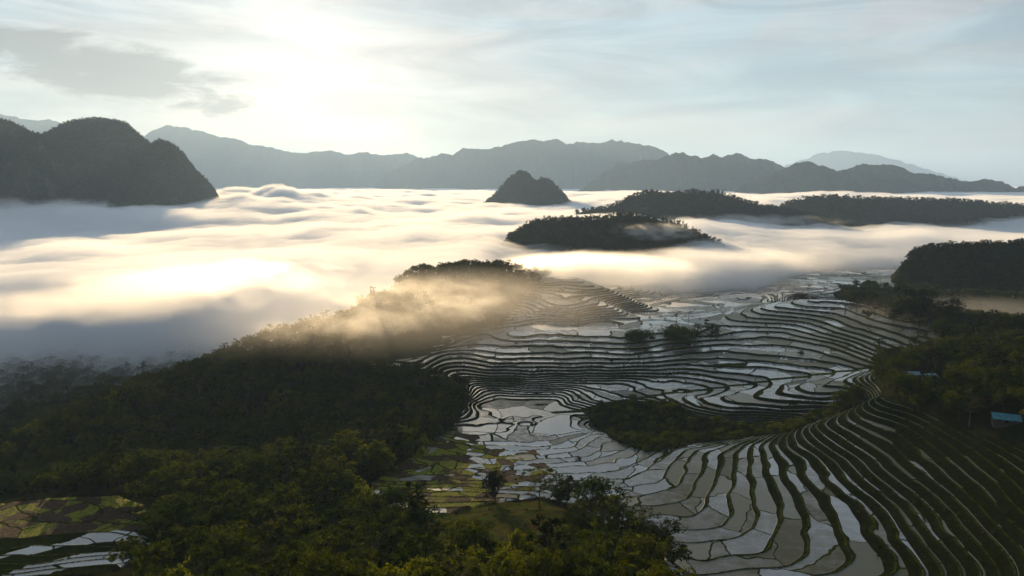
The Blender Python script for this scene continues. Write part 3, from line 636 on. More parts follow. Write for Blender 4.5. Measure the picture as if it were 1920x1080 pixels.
def umbrella(seed, h=15, w=16, layers=3, ncl=30, per=18, size=0.5):
    rng = np.random.default_rng(seed); tubes, cents, rads = [], [], []
    tubes.append(tube([(0, 0, -2.5), (0.3, 0, h * 0.3), (-0.2, 0.3, h * 0.6), (0.2, 0, h * 0.9)], [0.4, 0.3, 0.22, 0.08]))
    for i in range(ncl):
        l = i % layers; zz = h * (0.95 - 0.17 * l) + rng.normal() * 0.25; an = rng.uniform(0, 6.283); rr_ = w / 2 * math.sqrt(rng.uniform(0.05, 1)) * (1 - 0.12 * abs(l - 1))
        c = np.array([math.cos(an) * rr_, math.sin(an) * rr_, zz - rr_ * 0.12]); cents.append(c); rads.append(rng.uniform(0.9, 1.7))
        if i % 2 == 0: tubes.append(tube([(0, 0, zz * 0.72), c * np.array([0.5, 0.5, 0]) + (0, 0, zz * 0.9), c], [0.14, 0.09, 0.03], 4))
    V, Fq = leaves(rng, cents, rads, per, size)
    zc = np.repeat(np.repeat(np.array(cents)[:, 2], per), 4); V[:, 2] = zc + (V[:, 2] - zc) * 0.45
    return merge(tubes), (V, Fq)
def palm(seed, h=14, nf=13, L=4.2):
    rng = np.random.default_rng(seed); parts = []
    tr = tube([(0, 0, -2), (0.3, 0, h * 0.35), (0.2, 0.2, h * 0.7), (0, 0, h)], [0.28, 0.22, 0.18, 0.16])
    for i in range(nf):
        an = 6.283 * i / nf + rng.normal() * 0.15; up_ = rng.uniform(-0.1, 0.9); b = np.array([math.cos(an), math.sin(an), 0]); s = np.array([-b[1], b[0], 0])
        for q in range(9):
            t = q / 9; p = np.array([0, 0, h]) + b * L * t + np.array([0, 0, L * (up_ * t - 0.9 * t * t)]); w_ = 0.75 * (1 - t * 0.7)
            for sg in (-1, 1):
                e = p + s * sg * w_ + np.array([0, 0, -0.3 * w_]) + b * 0.25
                parts.append((np.array([p, p + b * 0.28, e + b * 0.12, e]), np.array([[0, 1, 2, 3]])))
    return tr, merge(parts)
def shrub(seed, h=2.6, w=4.0, ncl=10, per=22, size=0.3):
    rng = np.random.default_rng(seed)
    cents = [np.array([rng.normal() * w * 0.24, rng.normal() * w * 0.24, h * rng.uniform(0.2, 0.75)]) for _ in range(ncl)]
    
    st = merge([tube([(0, 0, -0.6), c * 0.5, c], [0.07, 0.05, 0.02], 3) for c in cents[:5]])
    return st, merge([leaves(rng, cents, [w * rng.uniform(0.13, 0.22) for _ in cents], per, size)] + [core(rng, c * np.array([1, 1, 0.8]), w * 0.12, h * 0.16, 7) for c in cents[:5]])
KIND = {}
def reg_kind(key, tw, cr, mat):
    KIND[key] = (raw_mesh("trunk", *tw), raw_mesh("crown", *cr), mat)
    KIND[key][0].materials.append(bark); KIND[key][1].materials.append(mat)
for i in range(4): reg_kind(f"broad{i}", *broad_tree(10 + i, h=10 + i * 0.7, w=9 + (i % 2) * 2, ncl=48, per=28, size=0.46, lop=0.35 + 0.1 * (i % 3)), leaf_dark)
for i in range(3): reg_kind(f"bamboo{i}", *bamboo(40 + i, h=12 + i), leaf_yellow)
for i in range(2): reg_kind(f"umb{i}", *umbrella(60 + i), leaf_deep)
for i in range(2): reg_kind(f"shrub{i}", *shrub(70 + i), leaf_dark)
for i in range(2): reg_kind(f"tall{i}", *broad_tree(80 + i, h=17, w=7, ncl=22, per=16, size=0.6, flat=1.0, trunk=0.5), leaf_deep)
reg_kind("palm", *palm(5), leaf_deep)
def tree_thing(kind, name, x, y, z, s, rot, label, cat='tree', group=None, sz=None):
    e = bpy.data.objects.new(name, None); col.objects.link(e); e.empty_display_size = 0.5
    e.location = (x, y, z); e.rotation_euler = (0, 0, rot); e.scale = (s, s, sz or s)
    e['label'] = label; e['category'] = cat
    if group: e['group'] = group
    tm_, cm_, _ = KIND[kind]
    for nm, me_ in (('trunk' if cat in ('tree', 'palm') else 'stem', tm_), ('crown', cm_)):
        o = bpy.data.objects.new(nm, me_); col.objects.link(o); o.parent = e
    return e

# geometry-node scatter for the mass of the forest beyond the nearest trees
hidden = {}
def joined(kind):
    if kind in hidden: return hidden[kind]
    tw, cr, m_ = KIND[kind]
    def arr(me):
        v_ = np.empty(len(me.vertices) * 3, np.float32); me.vertices.foreach_get('co', v_)
        f_ = np.empty(len(me.loops), np.int32); me.loops.foreach_get('vertex_index', f_); return v_.reshape(-1, 3), f_.reshape(-1, 4)
    a, b = arr(tw), arr(cr); me = raw_mesh("tree_" + kind, *merge([a, b])); me.materials.append(bark); me.materials.append(m_)
    me.polygons.foreach_set('material_index', np.concatenate([np.zeros(len(a[1]), np.int32), np.ones(len(b[1]), np.int32)])); hidden[kind] = me
    return me
def forest_mass(name, pts, kinds, label=None):
    """pts: list of (x, y, z, scale, rot, kind index): one object whose faces are baked copies placed by geometry nodes"""
    pts = np.array(pts, float); me = bpy.data.meshes.new(name); me.vertices.add(len(pts)); me.vertices.foreach_set('co', pts[:, :3].astype(np.float32).ravel())
    for k_, c_ in (('sc', 3), ('rz', 4), ('ki', 5)):
        at = me.attributes.new(k_, 'FLOAT', 'POINT'); at.data.foreach_set('value', pts[:, c_].astype(np.float32))
    o = bpy.data.objects.new(name, me); col.objects.link(o); o['kind'] = 'stuff'
    if label: o['label'] = label
    ng = bpy.data.node_groups.new(name, 'GeometryNodeTree'); ng.interface.new_socket('Geometry', in_out='INPUT', socket_type='NodeSocketGeometry'); ng.interface.new_socket('Geometry', in_out='OUTPUT', socket_type='NodeSocketGeometry')
    g = NT(ng); gi = g.n('NodeGroupInput'); go = g.n('NodeGroupOutput'); jn = g.n('GeometryNodeJoinGeometry')
    def na(nm): return g.n('GeometryNodeInputNamedAttribute', {'Name': nm}, data_type='FLOAT').outputs[0]
    for i, kd in enumerate(kinds):
        src = bpy.data.objects.new("source_" + kd, joined(kd))
        oi = g.n('GeometryNodeObjectInfo', {'Object': src})
        cmpn = g.n('FunctionNodeCompare', {0: na('ki'), 1: float(i), 12: 0.1}, data_type='FLOAT', operation='EQUAL')
        iop = g.n('GeometryNodeInstanceOnPoints', {'Points': gi.outputs[0], 'Selection': cmpn.outputs[0], 'Instance': oi.outputs['Geometry'],
            'Rotation': g.n('ShaderNodeCombineXYZ', {2: na('rz')}).outputs[0], 'Scale': na('sc')})
        ng.links.new(iop.outputs[0], jn.inputs[0])
    ng.links.new(jn.outputs[0], go.inputs[0])
    md = o.modifiers.new("scatter", 'NODES'); md.node_group = ng
    return o

rng = np.random.default_rng(3)
def scatter(spacing, rmin, rmax, amin=-41, amax=41):
    xs = np.arange(-rmax, rmax, spacing); gx, gy = np.meshgrid(xs, np.arange(60, rmax, spacing))
    gx = gx + rng.uniform(-0.42, 0.42, gx.shape) * spacing; gy = gy + rng.uniform(-0.42, 0.42, gy.shape) * spacing
    r = np.hypot(gx, gy); a = np.degrees(np.arctan2(gx, gy)); k_ = (r > rmin) & (r < rmax) & (a > amin) & (a < amax)
    return gx[k_], gy[k_]
POLY_GRASS = [(770,960),(900,950),(1010,945),(1080,968),(1120,1000),(1070,1040),(960,1078),(850,1062),(780,1010)]
POLY_BARE = POLY_L + []
HERO = {}
def clear_for(px, py, rad, front=0.0):
    x, y, g, t = spot(px, py); CLEAR.append((x, y, rad, front)); return x, y, g, t
CLEAR = []
for a_ in [(1884,792,12,26),(1742,713,11,40),(1712,708,6,8),(1012,952,10,0),(928,938,9,0),(1100,1010,7,0),(1185,1050,7,0),(1236,1062,7,0)]: clear_for(*a_)
trees = []   # x, y, z, scale, rot, kind name
def add_forest(spacing, rmin, rmax, smin, smax):
    x, y = scatter(spacing, rmin, rmax)
    z, ok = terr_sample(Z, x, y); m, _ = terr_sample(M, x, y); px, py = proj(x, y, z)
    keep = ok & (m < 0.25) & ~in_poly(px, py, POLY_GRASS) & ~in_poly(px, py, POLY_G) & (px > -120) & (px < 2040) & (py < 1300) & ~((px < 285) & (py > 925)) & ~((px > 1235) & (py > 1020))
    # terraced meadow strips beyond the mask stay thin
    thin = in_poly(px, py, [(690,640),(960,600),(960,625),(870,625),(780,650),(690,668)]) | in_poly(px, py, [(1700,590),(1760,640),(1820,650),(1740,660),(1650,650)])
    keep &= ~thin | (rng.uniform(size=x.shape) < 0.12)
    keep &= ~in_poly(px, py, [(670,880),(760,930),(1000,950),(1040,1000),(800,1010),(690,985),(650,930)])
    for hx, hy, rad, front in CLEAR:
        keep &= np.hypot(x - hx, y - hy) > rad
        if front:
            L0 = math.hypot(hx, hy); al = (x * hx + y * hy) / L0; pe = np.abs(x * hy - y * hx) / L0
            keep &= ~((al < L0) & (al > L0 - front - rad) & (pe < rad * 1.05))
    for i in np.nonzero(keep)[0]:
        vs = vnoise(x[i:i+1] / 60, y[i:i+1] / 60, 5)[0]; u = rng.uniform()
        bam = vs > 0.12 and z[i] > -25 and u < 0.75 and py[i] > 760 and px[i] < 1000
        kd = f"bamboo{rng.integers(3)}" if bam else f"broad{rng.integers(4)}"
        if rng.uniform() < 0.10: kd = ['umb0', 'umb1', 'tall0', 'tall1', 'tall0', 'palm'][rng.integers(6)]
        trees.append((x[i], y[i], z[i] - 0.4, rng.uniform(smin, smax) * (0.95 if bam else 1.0) * (0.72 if y[i] < 215 else 1.0), rng.uniform(0, 6.28), kd))
add_forest(10.5, 165, 420, 0.95, 1.9)
add_forest(8.6, 420, 1000, 0.65, 1.35)
add_forest(12, 1000, 1500, 0.8, 1.2)
for t in trees:
    p_ = proj(t[0], t[1], t[2])
    if 950 < p_[0] < 1150 and 690 < p_[1] < 725: print("IN", t, p_); break
print("trees", len(trees))
trees.sort(key=lambda t: -(t[3] / math.hypot(t[0], t[1])) if -39 < math.degrees(math.atan2(t[0], t[1])) < 39 and proj(t[0], t[1], t[2] + 8)[1] < 1075 and t[1] > 0 else 9)
NEAR = 290
for t in trees[:NEAR]:
    bam = t[5].startswith('bamboo')
    if t[5][:3] in ('umb', 'tal', 'pal'):
        nm_, lb_ = {'umb': ("flat_topped_tree", "flat-topped spreading tree rising from the near forest canopy"), 'tal': ("tall_tree", "tall narrow bare-stemmed tree rising from the near forest canopy"), 'pal': ("palm_tree", "small palm among the trees of the near forest")}[t[5][:3]]
        tree_thing(t[5], nm_, *t[:5], lb_, cat='palm' if t[5] == 'palm' else 'tree', group=nm_.replace('_', ' ') + "s of the near forest"); continue
    tree_thing(t[5], "bamboo_clump" if bam else "broadleaf_tree", *t[:5],
               "feathery yellow-green bamboo clump among the near forest canopy" if bam else "round-crowned dark green tree in the near forest canopy",
               group="bamboo clumps in the near forest" if bam else "trees of the near forest")
kinds = [f"broad{i}" for i in range(4)] + [f"bamboo{i}" for i in range(3)] + ["umb0", "umb1", "tall0", "tall1", "palm"]
forest_mass("forest", [t[:5] + (kinds.index(t[5]),) for t in trees[NEAR:]], kinds, "dense dark forest covering the left ridge and the right hillside")
# ------------------------------------------------------------------ woods on the hills that rise out of the fog
def crown_blob(seed, w, h, nl=70, size=1.5):
    rng_ = np.random.default_rng(seed)
    cents = [np.array([rng_.normal() * w * 0.2, rng_.normal() * w * 0.2, h * rng_.uniform(0.35, 0.85)]) for _ in range(9)]
    return tube([(0, 0, -3), (0, 0, h * 0.5), (0.3, 0.2, h * 0.7)], [0.35, 0.25, 0.1], 4), leaves(rng_, cents, [w * 0.2] * 9, nl // 9 + 1, size)
for i in range(3): reg_kind(f"hilltree{i}", *crown_blob(90 + i, 11 + i * 2, 11 + 2 * i, 90, 1.3), leaf_deep)
def ridge_pts(name, n, smin, smax, near_only=True, seed=0, kinds_n=3, band=None):
    xx, yy, zz = RIDGES[name]; rg = np.random.default_rng(seed); nv_, nu_ = xx.shape; out = []
    lo, hi = band or (0.5, nv_ * 0.62)
    # area-weighted: steps along s are uneven, so reject by cell size
    ii = rg.uniform(lo, min(hi, nv_ - 1.01), n * 4); jj = rg.uniform(0, nu_ - 1.01, n * 4)
    ca = np.abs(yy[np.minimum(ii.astype(int) + 1, nv_ - 1), jj.astype(int)] - yy[ii.astype(int), jj.astype(int)])
    keep = rg.uniform(size=n * 4) < ca / np.percentile(ca, 90)
    ii, jj = ii[keep][:n], jj[keep][:n]; i0, j0 = ii.astype(int), jj.astype(int); fi, fj = ii - i0, jj - j0
    def bl(A): return A[i0, j0] * (1 - fi) * (1 - fj) + A[i0 + 1, j0] * fi * (1 - fj) + A[i0, j0 + 1] * (1 - fi) * fj + A[i0 + 1, j0 + 1] * fi * fj
    x, y, z = bl(xx), bl(yy), bl(zz)
    for q in range(len(x)):
        if z[q] > -10: out.append((x[q], y[q], z[q] - 2, rg.uniform(smin, smax), rg.uniform(0, 6.28), rg.integers(kinds_n)))
    return out
hk = [f"hilltree{i}" for i in range(3)]
forest_mass("knoll_woodland", ridge_pts("wooded_knoll", 2600, 0.6, 1.1, seed=1), hk, "dark woodland covering the long knoll that stands out of the fog")
forest_mass("north_woodland", ridge_pts("wooded_hill_north", 3200, 0.8, 1.5, seed=2), hk, "dark woodland on the hill behind the knoll")
forest_mass("east_woodland", ridge_pts("wooded_hill_east", 3600, 0.9, 1.6, seed=3), hk, "dark woodland on the long low hill at the right")
forest_mass("dark_hill_woodland", ridge_pts("dark_hill", 3000, 0.7, 1.15, seed=4), hk, "blue-shaded woodland on the hill at the right edge")
forest_mass("karst_woodland", ridge_pts("karst_hill", 7000, 0.6, 1.15, seed=5) + ridge_pts("karst_hill_west", 7000, 0.6, 1.1, seed=6) + ridge_pts("karst_shoulder", 3500, 0.6, 1.1, seed=7) + ridge_pts("karst_peak", 2200, 0.7, 1.3, seed=8), hk, "scrubby forest clinging to the limestone hills")

# ------------------------------------------------------------------ drifting wisps of mist: small soft clouds
def mist(name, px, py, h, dist_scale, size, density, seed, rot=0.0, thr=0.45):
    """a soft cloud of its own centred where the photo shows it, at height h above the valley datum"""
    x, y = P(px, py, h); x *= dist_scale; y *= dist_scale
    m, T = new_mat("mist_" + name)
    oc = T.n('ShaderNodeTexCoord').outputs['Object']
    ln_ = T.n('ShaderNodeVectorMath', {0: oc}, operation='LENGTH').outputs['Value']
    gp = T.n('ShaderNodeNewGeometry').outputs['Position']
    sc_ = T.n('ShaderNodeVectorMath', {0: gp, 1: (1.0, 1.0, 2.2)}, operation='MULTIPLY').outputs[0]
    nz = T.noise(T.n('ShaderNodeVectorMath', {0: sc_, 1: (seed * 91.0, 0, 0)}, operation='ADD').outputs[0], 1.9 / size[1], 4, 0.55, 0.3).outputs['Fac']
    den = T.m('MULTIPLY', T.m('MULTIPLY', T.ss(T.m('SUBTRACT', nz, T.m('MULTIPLY', T.m('POWER', ln_, 2.0), 0.28)), thr - 0.15, thr + 0.12), T.ss(ln_, 1.0, 0.55)), density)
    pv = T.n('ShaderNodeVolumePrincipled', {'Color': (0.97, 0.97, 0.97, 1), 'Density': den, 'Anisotropy': 0.68})
    o_ = T.n('ShaderNodeOutputMaterial'); T.nt.links.new(pv.outputs[0], o_.inputs['Volume'])
    nu_, nv_ = 24, 12; V = [(0, 0, 1), (0, 0, -1)]; Fq = []
    vs = [(math.sin(math.pi * (i + 1) / nv_) * math.cos(2 * math.pi * j / nu_), math.sin(math.pi * (i + 1) / nv_) * math.sin(2 * math.pi * j / nu_), math.cos(math.pi * (i + 1) / nv_)) for i in range(nv_ - 1) for j in range(nu_)]
    me = bpy.data.meshes.new("mist"); faces = []
    for i in range(nv_ - 2):
        for j in range(nu_): a = 2 + i * nu_ + j; b = 2 + i * nu_ + (j + 1) % nu_; faces.append((a, a + nu_, b + nu_, b))
    for j in range(nu_): faces.append((0, 2 + j, 2 + (j + 1) % nu_)); q = 2 + (nv_ - 2) * nu_; faces.append((1, q + (j + 1) % nu_, q + j))
    me.from_pydata(V + vs, [], faces); me.update()
    o = link("mist", me, m, kind='stuff', loc=(float(x), float(y), h)); o.scale = size; o.rotation_euler = (0, 0, rot)
    return o
mist("a", 790, 548, 50, 0.97, (150, 85, 24), 0.005, 1, 0.3, 0.46)
mist("b", 680, 600, 42, 0.97, (130, 60, 20), 0.0045, 2, 0.5, 0.45)
mist("h", 880, 570, 46, 0.97, (90, 60, 18), 0.005, 9, 0.3, 0.46)
mist("c", 1050, 500, 52, 0.98, (120, 90, 26), 0.022, 3, 0.0, 0.36)
mist("d", 1150, 505, 36, 1.0, (170, 110, 28), 0.018, 4, 0.0, 0.36)
mist("e", 1350, 492, 30, 1.0, (260, 150, 30), 0.014, 5, 0.0, 0.36)
mist("f", 1235, 432, 66, 0.98, (130, 70, 26), 0.012, 6, 0.0)
mist("g", 250, 372, 95, 1.0, (400, 180, 60), 0.006, 7, 0.0, 0.40)
mist("j", 250, 560, 52, 1.0, (210, 130, 26), 0.006, 11, 0.4, 0.47)
mist("k", 420, 520, 58, 1.0, (240, 150, 26), 0.006, 12, 0.2, 0.47)
mist("n", 1075, 512, 46, 0.98, (130, 80, 24), 0.014, 21, 0.0, 0.30)
mist("o", 1110, 500, 48, 1.02, (150, 90, 26), 0.012, 22, 0.0, 0.32)
mist("p", 800, 570, 45, 0.92, (260, 130, 50), 0.0011, 23, 0.3, 0.20)
mist("q", 1830, 610, 30, 1.05, (170, 110, 24), 0.0022, 31, 0.0, 0.34)
mist("s", 1400, 415, 48, 1.0, (420, 160, 30), 0.004, 33, 0.0, 0.42)
mist("i", 60, 395, 80, 1.0, (400, 180, 55), 0.006, 8, 0.0, 0.40)

# ------------------------------------------------------------------ scrub in the gully and the single trees, bushes and houses
gx, gy = scatter(3.6, 200, 700); gz, ok = terr_sample(Z, gx, gy); gpx, gpy = proj(gx, gy, gz)
gk = ok & in_poly(gpx, gpy, POLY_G)
sk = ["shrub0", "shrub1", "bamboo0", "broad1"]
gp_ = [(gx[i], gy[i], gz[i] - 0.2, rng.uniform(0.8, 1.7) if (kq := rng.choice([0, 0, 0, 1, 1, 1, 2, 3])) < 2 else rng.uniform(0.28, 0.5), rng.uniform(0, 6.28), kq) for i in np.nonzero(gk)[0]]
forest_mass("gully_scrub", gp_, sk, "tangled green scrub filling the gully between the terraces")
# weeds and low bushes on the wide banks of the right-hand slope and the grassy foreground
gx, gy = scatter(4.2, 165, 480); gz, ok = terr_sample(Z, gx, gy); gpx, gpy = proj(gx, gy, gz); fr_s, _ = terr_sample(RWF, gx, gy); S_s, _ = terr_sample(S, gx, gy)
onb = (S_s - np.floor(S_s)) < fr_s * 0.8
gk = ok & ((in_poly(gpx, gpy, [(1400,850),(1600,760),(1960,860),(1960,1140),(1560,1140)]) & onb & (fr_s > 0.35) & (vnoise(gx / 22, gy / 22, 77) > 0.05)) | (in_poly(gpx, gpy, POLY_GRASS) & (rng.uniform(size=gx.shape) < 0.35)))
forest_mass("bank_weeds", [(gx[i] + rng.uniform(-2, 2), gy[i] + rng.uniform(-2, 2), gz[i] - 0.3, rng.uniform(0.15, 0.5), rng.uniform(0, 6.28), rng.integers(2)) for i in np.nonzero(gk)[0]], sk[:2], "weeds and low scrub on the wide terrace banks")

reg_kind("thicket", *shrub(170, h=8, w=26, ncl=40, per=90, size=0.8), leaf_dark)
reg_kind("thicket2", *shrub(171, h=11, w=36, ncl=60, per=90, size=0.9), leaf_dark)
reg_kind("mound", *shrub(172, h=8, w=30, ncl=40, per=40, size=0.8), leaf_deep)
reg_kind("black", *broad_tree(173, h=15, w=13, ncl=70, per=40, size=0.5, flat=1.35, trunk=0.12, lop=0.2), leaf_deep)
reg_kind("lone", *umbrella(174, h=19, w=25, layers=3, ncl=70, per=26, size=0.6), leaf_dark)
reg_kind("big", *broad_tree(175, h=22, w=20, ncl=90, per=40, size=0.6, lop=0.5), leaf_deep)
reg_kind("bigbamboo", *bamboo(176, h=19, n=34, per=12, spread=10, size=0.6), leaf_yellow)
def put(kind, name, px, py, s, label, cat='tree', group=None, sink=0.3, sz=None, rot=None):
    x, y, g, t = spot(px, py)
    return tree_thing(kind, name, x, y, g - sink, s, rng.uniform(0, 6.28) if rot is None else rot, label, cat, group, sz)
put("thicket", "thicket", 1195, 636, 1.0, "low oval thicket on the bright terrace, nearest to the two round bushes", 'thicket', sz=1.1)
put("thicket2", "thicket", 1276, 634, 1.0, "largest green thicket in the middle of the upper terraces", 'thicket')
put("big", "pointed_tree", 1332, 641, 0.72, "dark pointed tree on the terrace edge right of the largest thicket")
put("umb0", "flat_topped_tree", 1268, 604, 0.9, "flat-topped tree behind the largest thicket, the left one of a pair")
put("umb1", "flat_topped_tree", 1291, 605, 0.9, "flat-topped tree behind the largest thicket, the right one of a pair")
for q, (a, b, s_, lb) in enumerate([(1151,606,1.1,"small round bush on the bank of the bright paddies, left of its twin"), (1161,611,1.3,"small round bush on the bank of the bright paddies, right of its twin"),
    (1198,597,1.1,"small dark bush at the far edge of the brightest paddy"), (1218,596,0.8,"tiny dark bush beside the path behind the brightest paddy"), (1247,598,0.8,"tiny dark bush left of the pair of flat-topped trees"),
    (1313,598,0.8,"tiny dark bush right of the pair of flat-topped trees"), (1327,615,0.9,"small dark bush above the pointed tree"), (1438,626,1.0,"small dark bush on a bund of the green upper terraces"),
    (1502,664,1.7,"dark bush on the bank in the middle of the green terraces"), (1643,674,2.6,"dark rounded bush at the right end of the valley path"), (1660,668,2.2,"dark bush beside the dead end of the path, the farther one"),
    (960,880,1.0,"small dark bush between the brown plots and white paddies"), (1085,862,1.1,"black bush on the bund inside the lower curved paddies")]):
    put("shrub%d" % (q % 2), "bush", a, b, s_, lb, 'bush')
put("umb0", "spreading_tree", 1163, 549, 0.62, "small spreading tree on the shoulder of the terraced hill at the mist edge")
put("mound", "wooded_mound", 1505, 561, 1.2, "dark bushy mound on the flat fields beyond the upper terraces", 'thicket', sz=1.1)
put("umb1", "slender_tree", 1485, 561, 0.85, "slender tree standing left of the dark bushy mound", sz=1.25)
put("umb0", "slender_tree", 1515, 556, 0.7, "slender tree with a small flat crown rising behind the dark mound", sz=1.5)
put("palm", "palm_tree", 857, 540, 1.5, "lone palm with a tall bare stem on the misty forest ridge", 'palm')
put("big", "ridge_tree", 812, 536, 0.62, "dark domed tree on the misty ridge left of the palm")
put("big", "ridge_tree", 832, 530, 0.7, "taller dark tree on the misty ridge next to the palm")
put("lone", "lone_tree", 1012, 952, 1.0, "lone spreading tree with a thin forked trunk in front of the white paddies")
put("black", "dense_tree", 928, 938, 1.0, "black dense block-shaped tree beside the brown and green plots")
for a, b, s_, lb in [(1100,1022,0.6,"big dark tree in the foreground, left of three at the forest edge"), (1180,1055,0.85,"big dark tree in the foreground, middle of three at the forest edge"), (1240,1068,0.75,"big dark tree in the foreground, right of three, leaning over the grey paddies")]:
    put("big", "large_tree", a, b, s_, lb)
for a, b, s_, lb in [(610,885,0.9,"bright yellow-green bamboo clump on the slope left of the brown plots"), (655,862,1.05,"tallest bright bamboo clump beside the brown plots"), (690,872,0.8,"bamboo clump with a shaded side right next to the brown plots"),
    (635,908,0.85,"bamboo clump standing below the tallest bright bamboo"), (445,1035,0.7,"yellow bamboo clump at the lower left of the foreground forest"), (860,1020,0.6,"bamboo clump on the grassy slope below the black tree"), (720,1000,0.7,"bamboo clump in front of the lowest left paddy")]:
    put("bigbamboo", "bamboo_clump", a, b, s_, lb, 'bamboo')
# tree line at the rim of the upper right terraces
line = [(1584,590,"umb0",1.45,1.0),(1605,592,"umb1",1.3,1.0),(1640,595,"umb0",1.2,1.0),(1660,592,"umb1",1.3,1.1),(1690,603,"big",1.0,1.0),(1712,606,"big",1.25,1.2),(1738,612,"big",1.15,1.1),(1765,618,"big",1.0,1.0),(1785,612,"umb1",1.0,2.3),(1800,628,"big",0.95,1.0),
        (1830,632,"umb0",1.2,1.2),(1860,640,"big",1.0,1.0),(1890,645,"umb1",1.3,1.2),(1910,640,"big",1.0,1.0),(1625,600,"broad2",1.0,1.0),(1675,606,"broad0",1.2,1.0),(1722,622,"broad1",1.3,1.0),(1760,634,"broad3",1.2,1.0)]
for a, b, k_, s_, sz_ in line:
    put(k_, "rim_tree", a, b, s_, "flat-topped dark tree in the line along the rim of the upper right terraces" if 'umb' in k_ else "rounded dark tree in the line along the rim of the upper right terraces", group="trees along the rim of the upper right terraces", sz=s_ * sz_)
put("umb0", "flat_topped_tree", 1692, 690, 0.95, "low flat-topped tree at the left tip of the right-hand wood")
put("umb1", "flat_topped_tree", 1734, 686, 1.15, "wide flat-topped tree standing above the pale blue roof")
# slender trees along the crest of the foggy knoll
xx, yy, zz = RIDGES["wooded_knoll"]; ic = xx.shape[0] // 2
for q in range(44):
    pxq = 985 + q * 7.2 + rng.uniform(-2.5, 2.5); pc, _ = proj(xx[ic], yy[ic], zz[ic]); j = int(np.argmin(np.abs(pc - pxq))); io = ic + int(rng.integers(-2, 1))
    tree_thing(f"tall{q % 2}", "slender_tree", float(xx[io, j]), float(yy[io, j]), float(zz[io, j]) - 1, rng.uniform(0.65, 1.05), rng.uniform(0, 6), "slender bare-stemmed tree in the row along the crest of the foggy knoll", group="trees along the crest of the foggy knoll")

# ------------------------------------------------------------------ farm houses
def simple(name, c1, c2, rough=0.7, sc=2.0, spec=0.3):
    m, T = new_mat(name); nz = T.noise(T.n('ShaderNodeTexCoord').outputs['Object'], sc, 5, 0.6).outputs['Fac']
    T.n('ShaderNodeOutputMaterial', {0: T.n('ShaderNodeBsdfPrincipled', {'Base Color': T.mix(T.ss(nz, 0.35, 0.7), c1 + (1,), c2 + (1,)), 'Roughness': rough, 'Specular IOR Level': spec}).outputs[0]}); return m
roof_teal = simple("teal_roof_sheet", (0.02, 0.13, 0.17), (0.05, 0.24, 0.29), 0.45, 0.8, 0.5)
roof_pale = simple("pale_blue_roof_sheet", (0.12, 0.21, 0.27), (0.26, 0.38, 0.46), 0.45, 0.8, 0.5)
wood = simple("weathered_boards", (0.045, 0.04, 0.034), (0.10, 0.09, 0.08), 0.9)
dark = simple("dark_opening", (0.012, 0.012, 0.012), (0.02, 0.02, 0.02), 0.9)
def boxm(bx):
    V, Fq = [], []
    for (x0, x1, y0, y1, z0, z1) in bx:
        b = len(V); V += [(x0, y0, z0), (x1, y0, z0), (x1, y1, z0), (x0, y1, z0), (x0, y0, z1), (x1, y0, z1), (x1, y1, z1), (x0, y1, z1)]
        Fq += [(b, b+3, b+2, b+1), (b+4, b+5, b+6, b+7), (b, b+1, b+5, b+4), (b+1, b+2, b+6, b+5), (b+2, b+3, b+7, b+6), (b+3, b, b+4, b+7)]
    return raw_mesh("part", V, Fq)
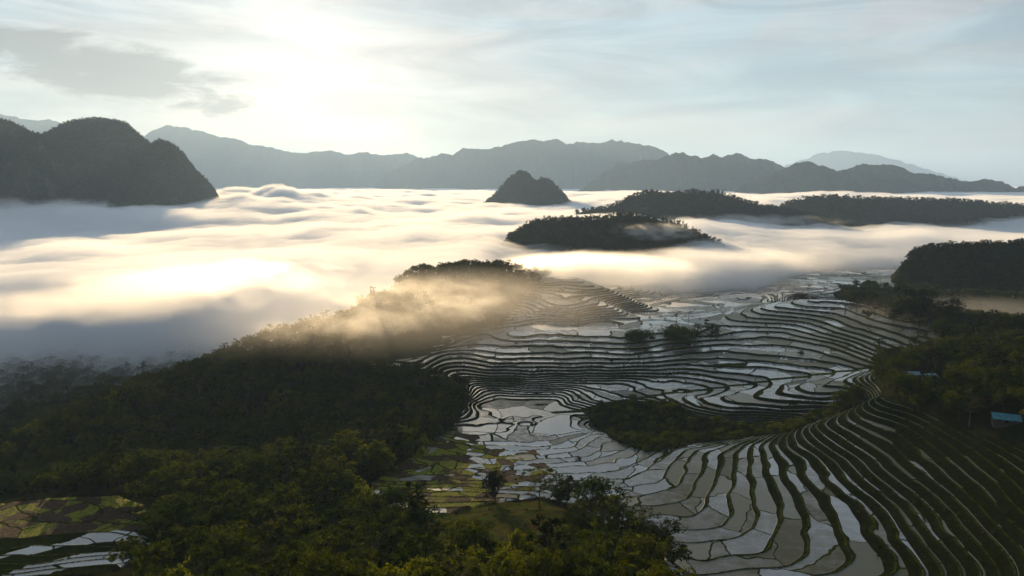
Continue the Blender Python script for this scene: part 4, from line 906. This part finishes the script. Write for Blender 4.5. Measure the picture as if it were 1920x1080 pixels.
def house(px, py, w, d, hw, hr, rot, rmat, label):
    x, y, g, t = spot(px, py)
    e = bpy.data.objects.new("farm_house", None); col.objects.link(e); e.location = (x, y, g + 0.6); e.rotation_euler = (0, 0, rot); e['label'] = label; e['category'] = "house"
    W2, D2 = w / 2, d / 2
    wall = link("wall", boxm([(-W2, W2, -D2, -D2 + .2, -3, hw), (-W2, W2, D2 - .2, D2, -3, hw), (-W2, -W2 + .2, -D2 + .2, D2 - .2, -3, hw), (W2 - .2, W2, -D2 + .2, D2 - .2, -3, hw)]), wood, parent=e)
    o = 0.9; V, Fq = [], []                      # corrugated gabled roof
    n = int(w * 3)
    for side in (-1, 1):
        b = len(V)
        for i in range(n + 1):
            xx_ = -W2 - o + (w + 2 * o) * i / n; c_ = 0.05 * (i % 2)
            V += [(xx_, side * (D2 + o), hw - 0.35 + c_), (xx_, 0, hw + hr + c_), (xx_, side * (D2 + o), hw - 0.41 + c_), (xx_, 0, hw + hr - 0.06 + c_)]
        for i in range(n):
            a = b + 4 * i; Fq += [(a, a + 4, a + 5, a + 1), (a + 2, a + 3, a + 7, a + 6)]
            Fq += [(a, a + 2, a + 6, a + 4)]
    link("roof", raw_mesh("roof", V, Fq), rmat, parent=e)
    link("door", boxm([(-0.6, 0.6, -D2 - 0.05, -D2 + 0.0, 0, min(2.1, hw - 0.2))]), dark, parent=e)
    for sx in (-0.3, 0.3): link("window", boxm([(sx * w - 0.7, sx * w + 0.7, -D2 - 0.05, -D2 + 0.0, 1.0, min(2.0, hw - 0.3))]), dark, parent=e)
    for sx in (-1, 1): link("gable", raw_mesh("gable", [(sx * (W2 - 0.1), -D2, hw), (sx * (W2 - 0.1), D2, hw), (sx * (W2 - 0.1), 0, hw + hr - 0.15), (sx * (W2 - 0.3), -D2, hw), (sx * (W2 - 0.3), D2, hw), (sx * (W2 - 0.3), 0, hw + hr - 0.15)], [(0, 1, 2), (3, 5, 4)]), wood, parent=e)
    return e
house(1884, 792, 11, 7.5, 2.2, 1.9, R(-24), roof_teal, "farm house with a teal sheet roof at the right edge of the wood")
house(1742, 713, 8, 6, 2.6, 1.6, R(14), roof_pale, "small house with a pale blue roof half hidden in the dark wood")
house(1712, 708, 6, 5, 2.3, 1.3, R(-8), roof_pale, "tiny hut with a pale roof at the left side of the dark wood")
house(108, 763, 12, 7, 2.6, 1.6, R(10), roof_pale, "far house with a pale roof on the misty valley floor, the left one")
house(130, 761, 10, 7, 2.6, 1.6, R(-15), roof_pale, "far house with a pale roof on the misty valley floor, the right one")
x, y, g, t = spot(1287, 752)
link("wooden_pole", raw_mesh("pole", *tube([(0, 0, -1), (0.05, 0, 4), (0.1, 0, 8.5)], [0.22, 0.2, 0.16])), bark, "thin dark pole standing on the tip of the terraced spur", "pole", loc=(x, y, g))
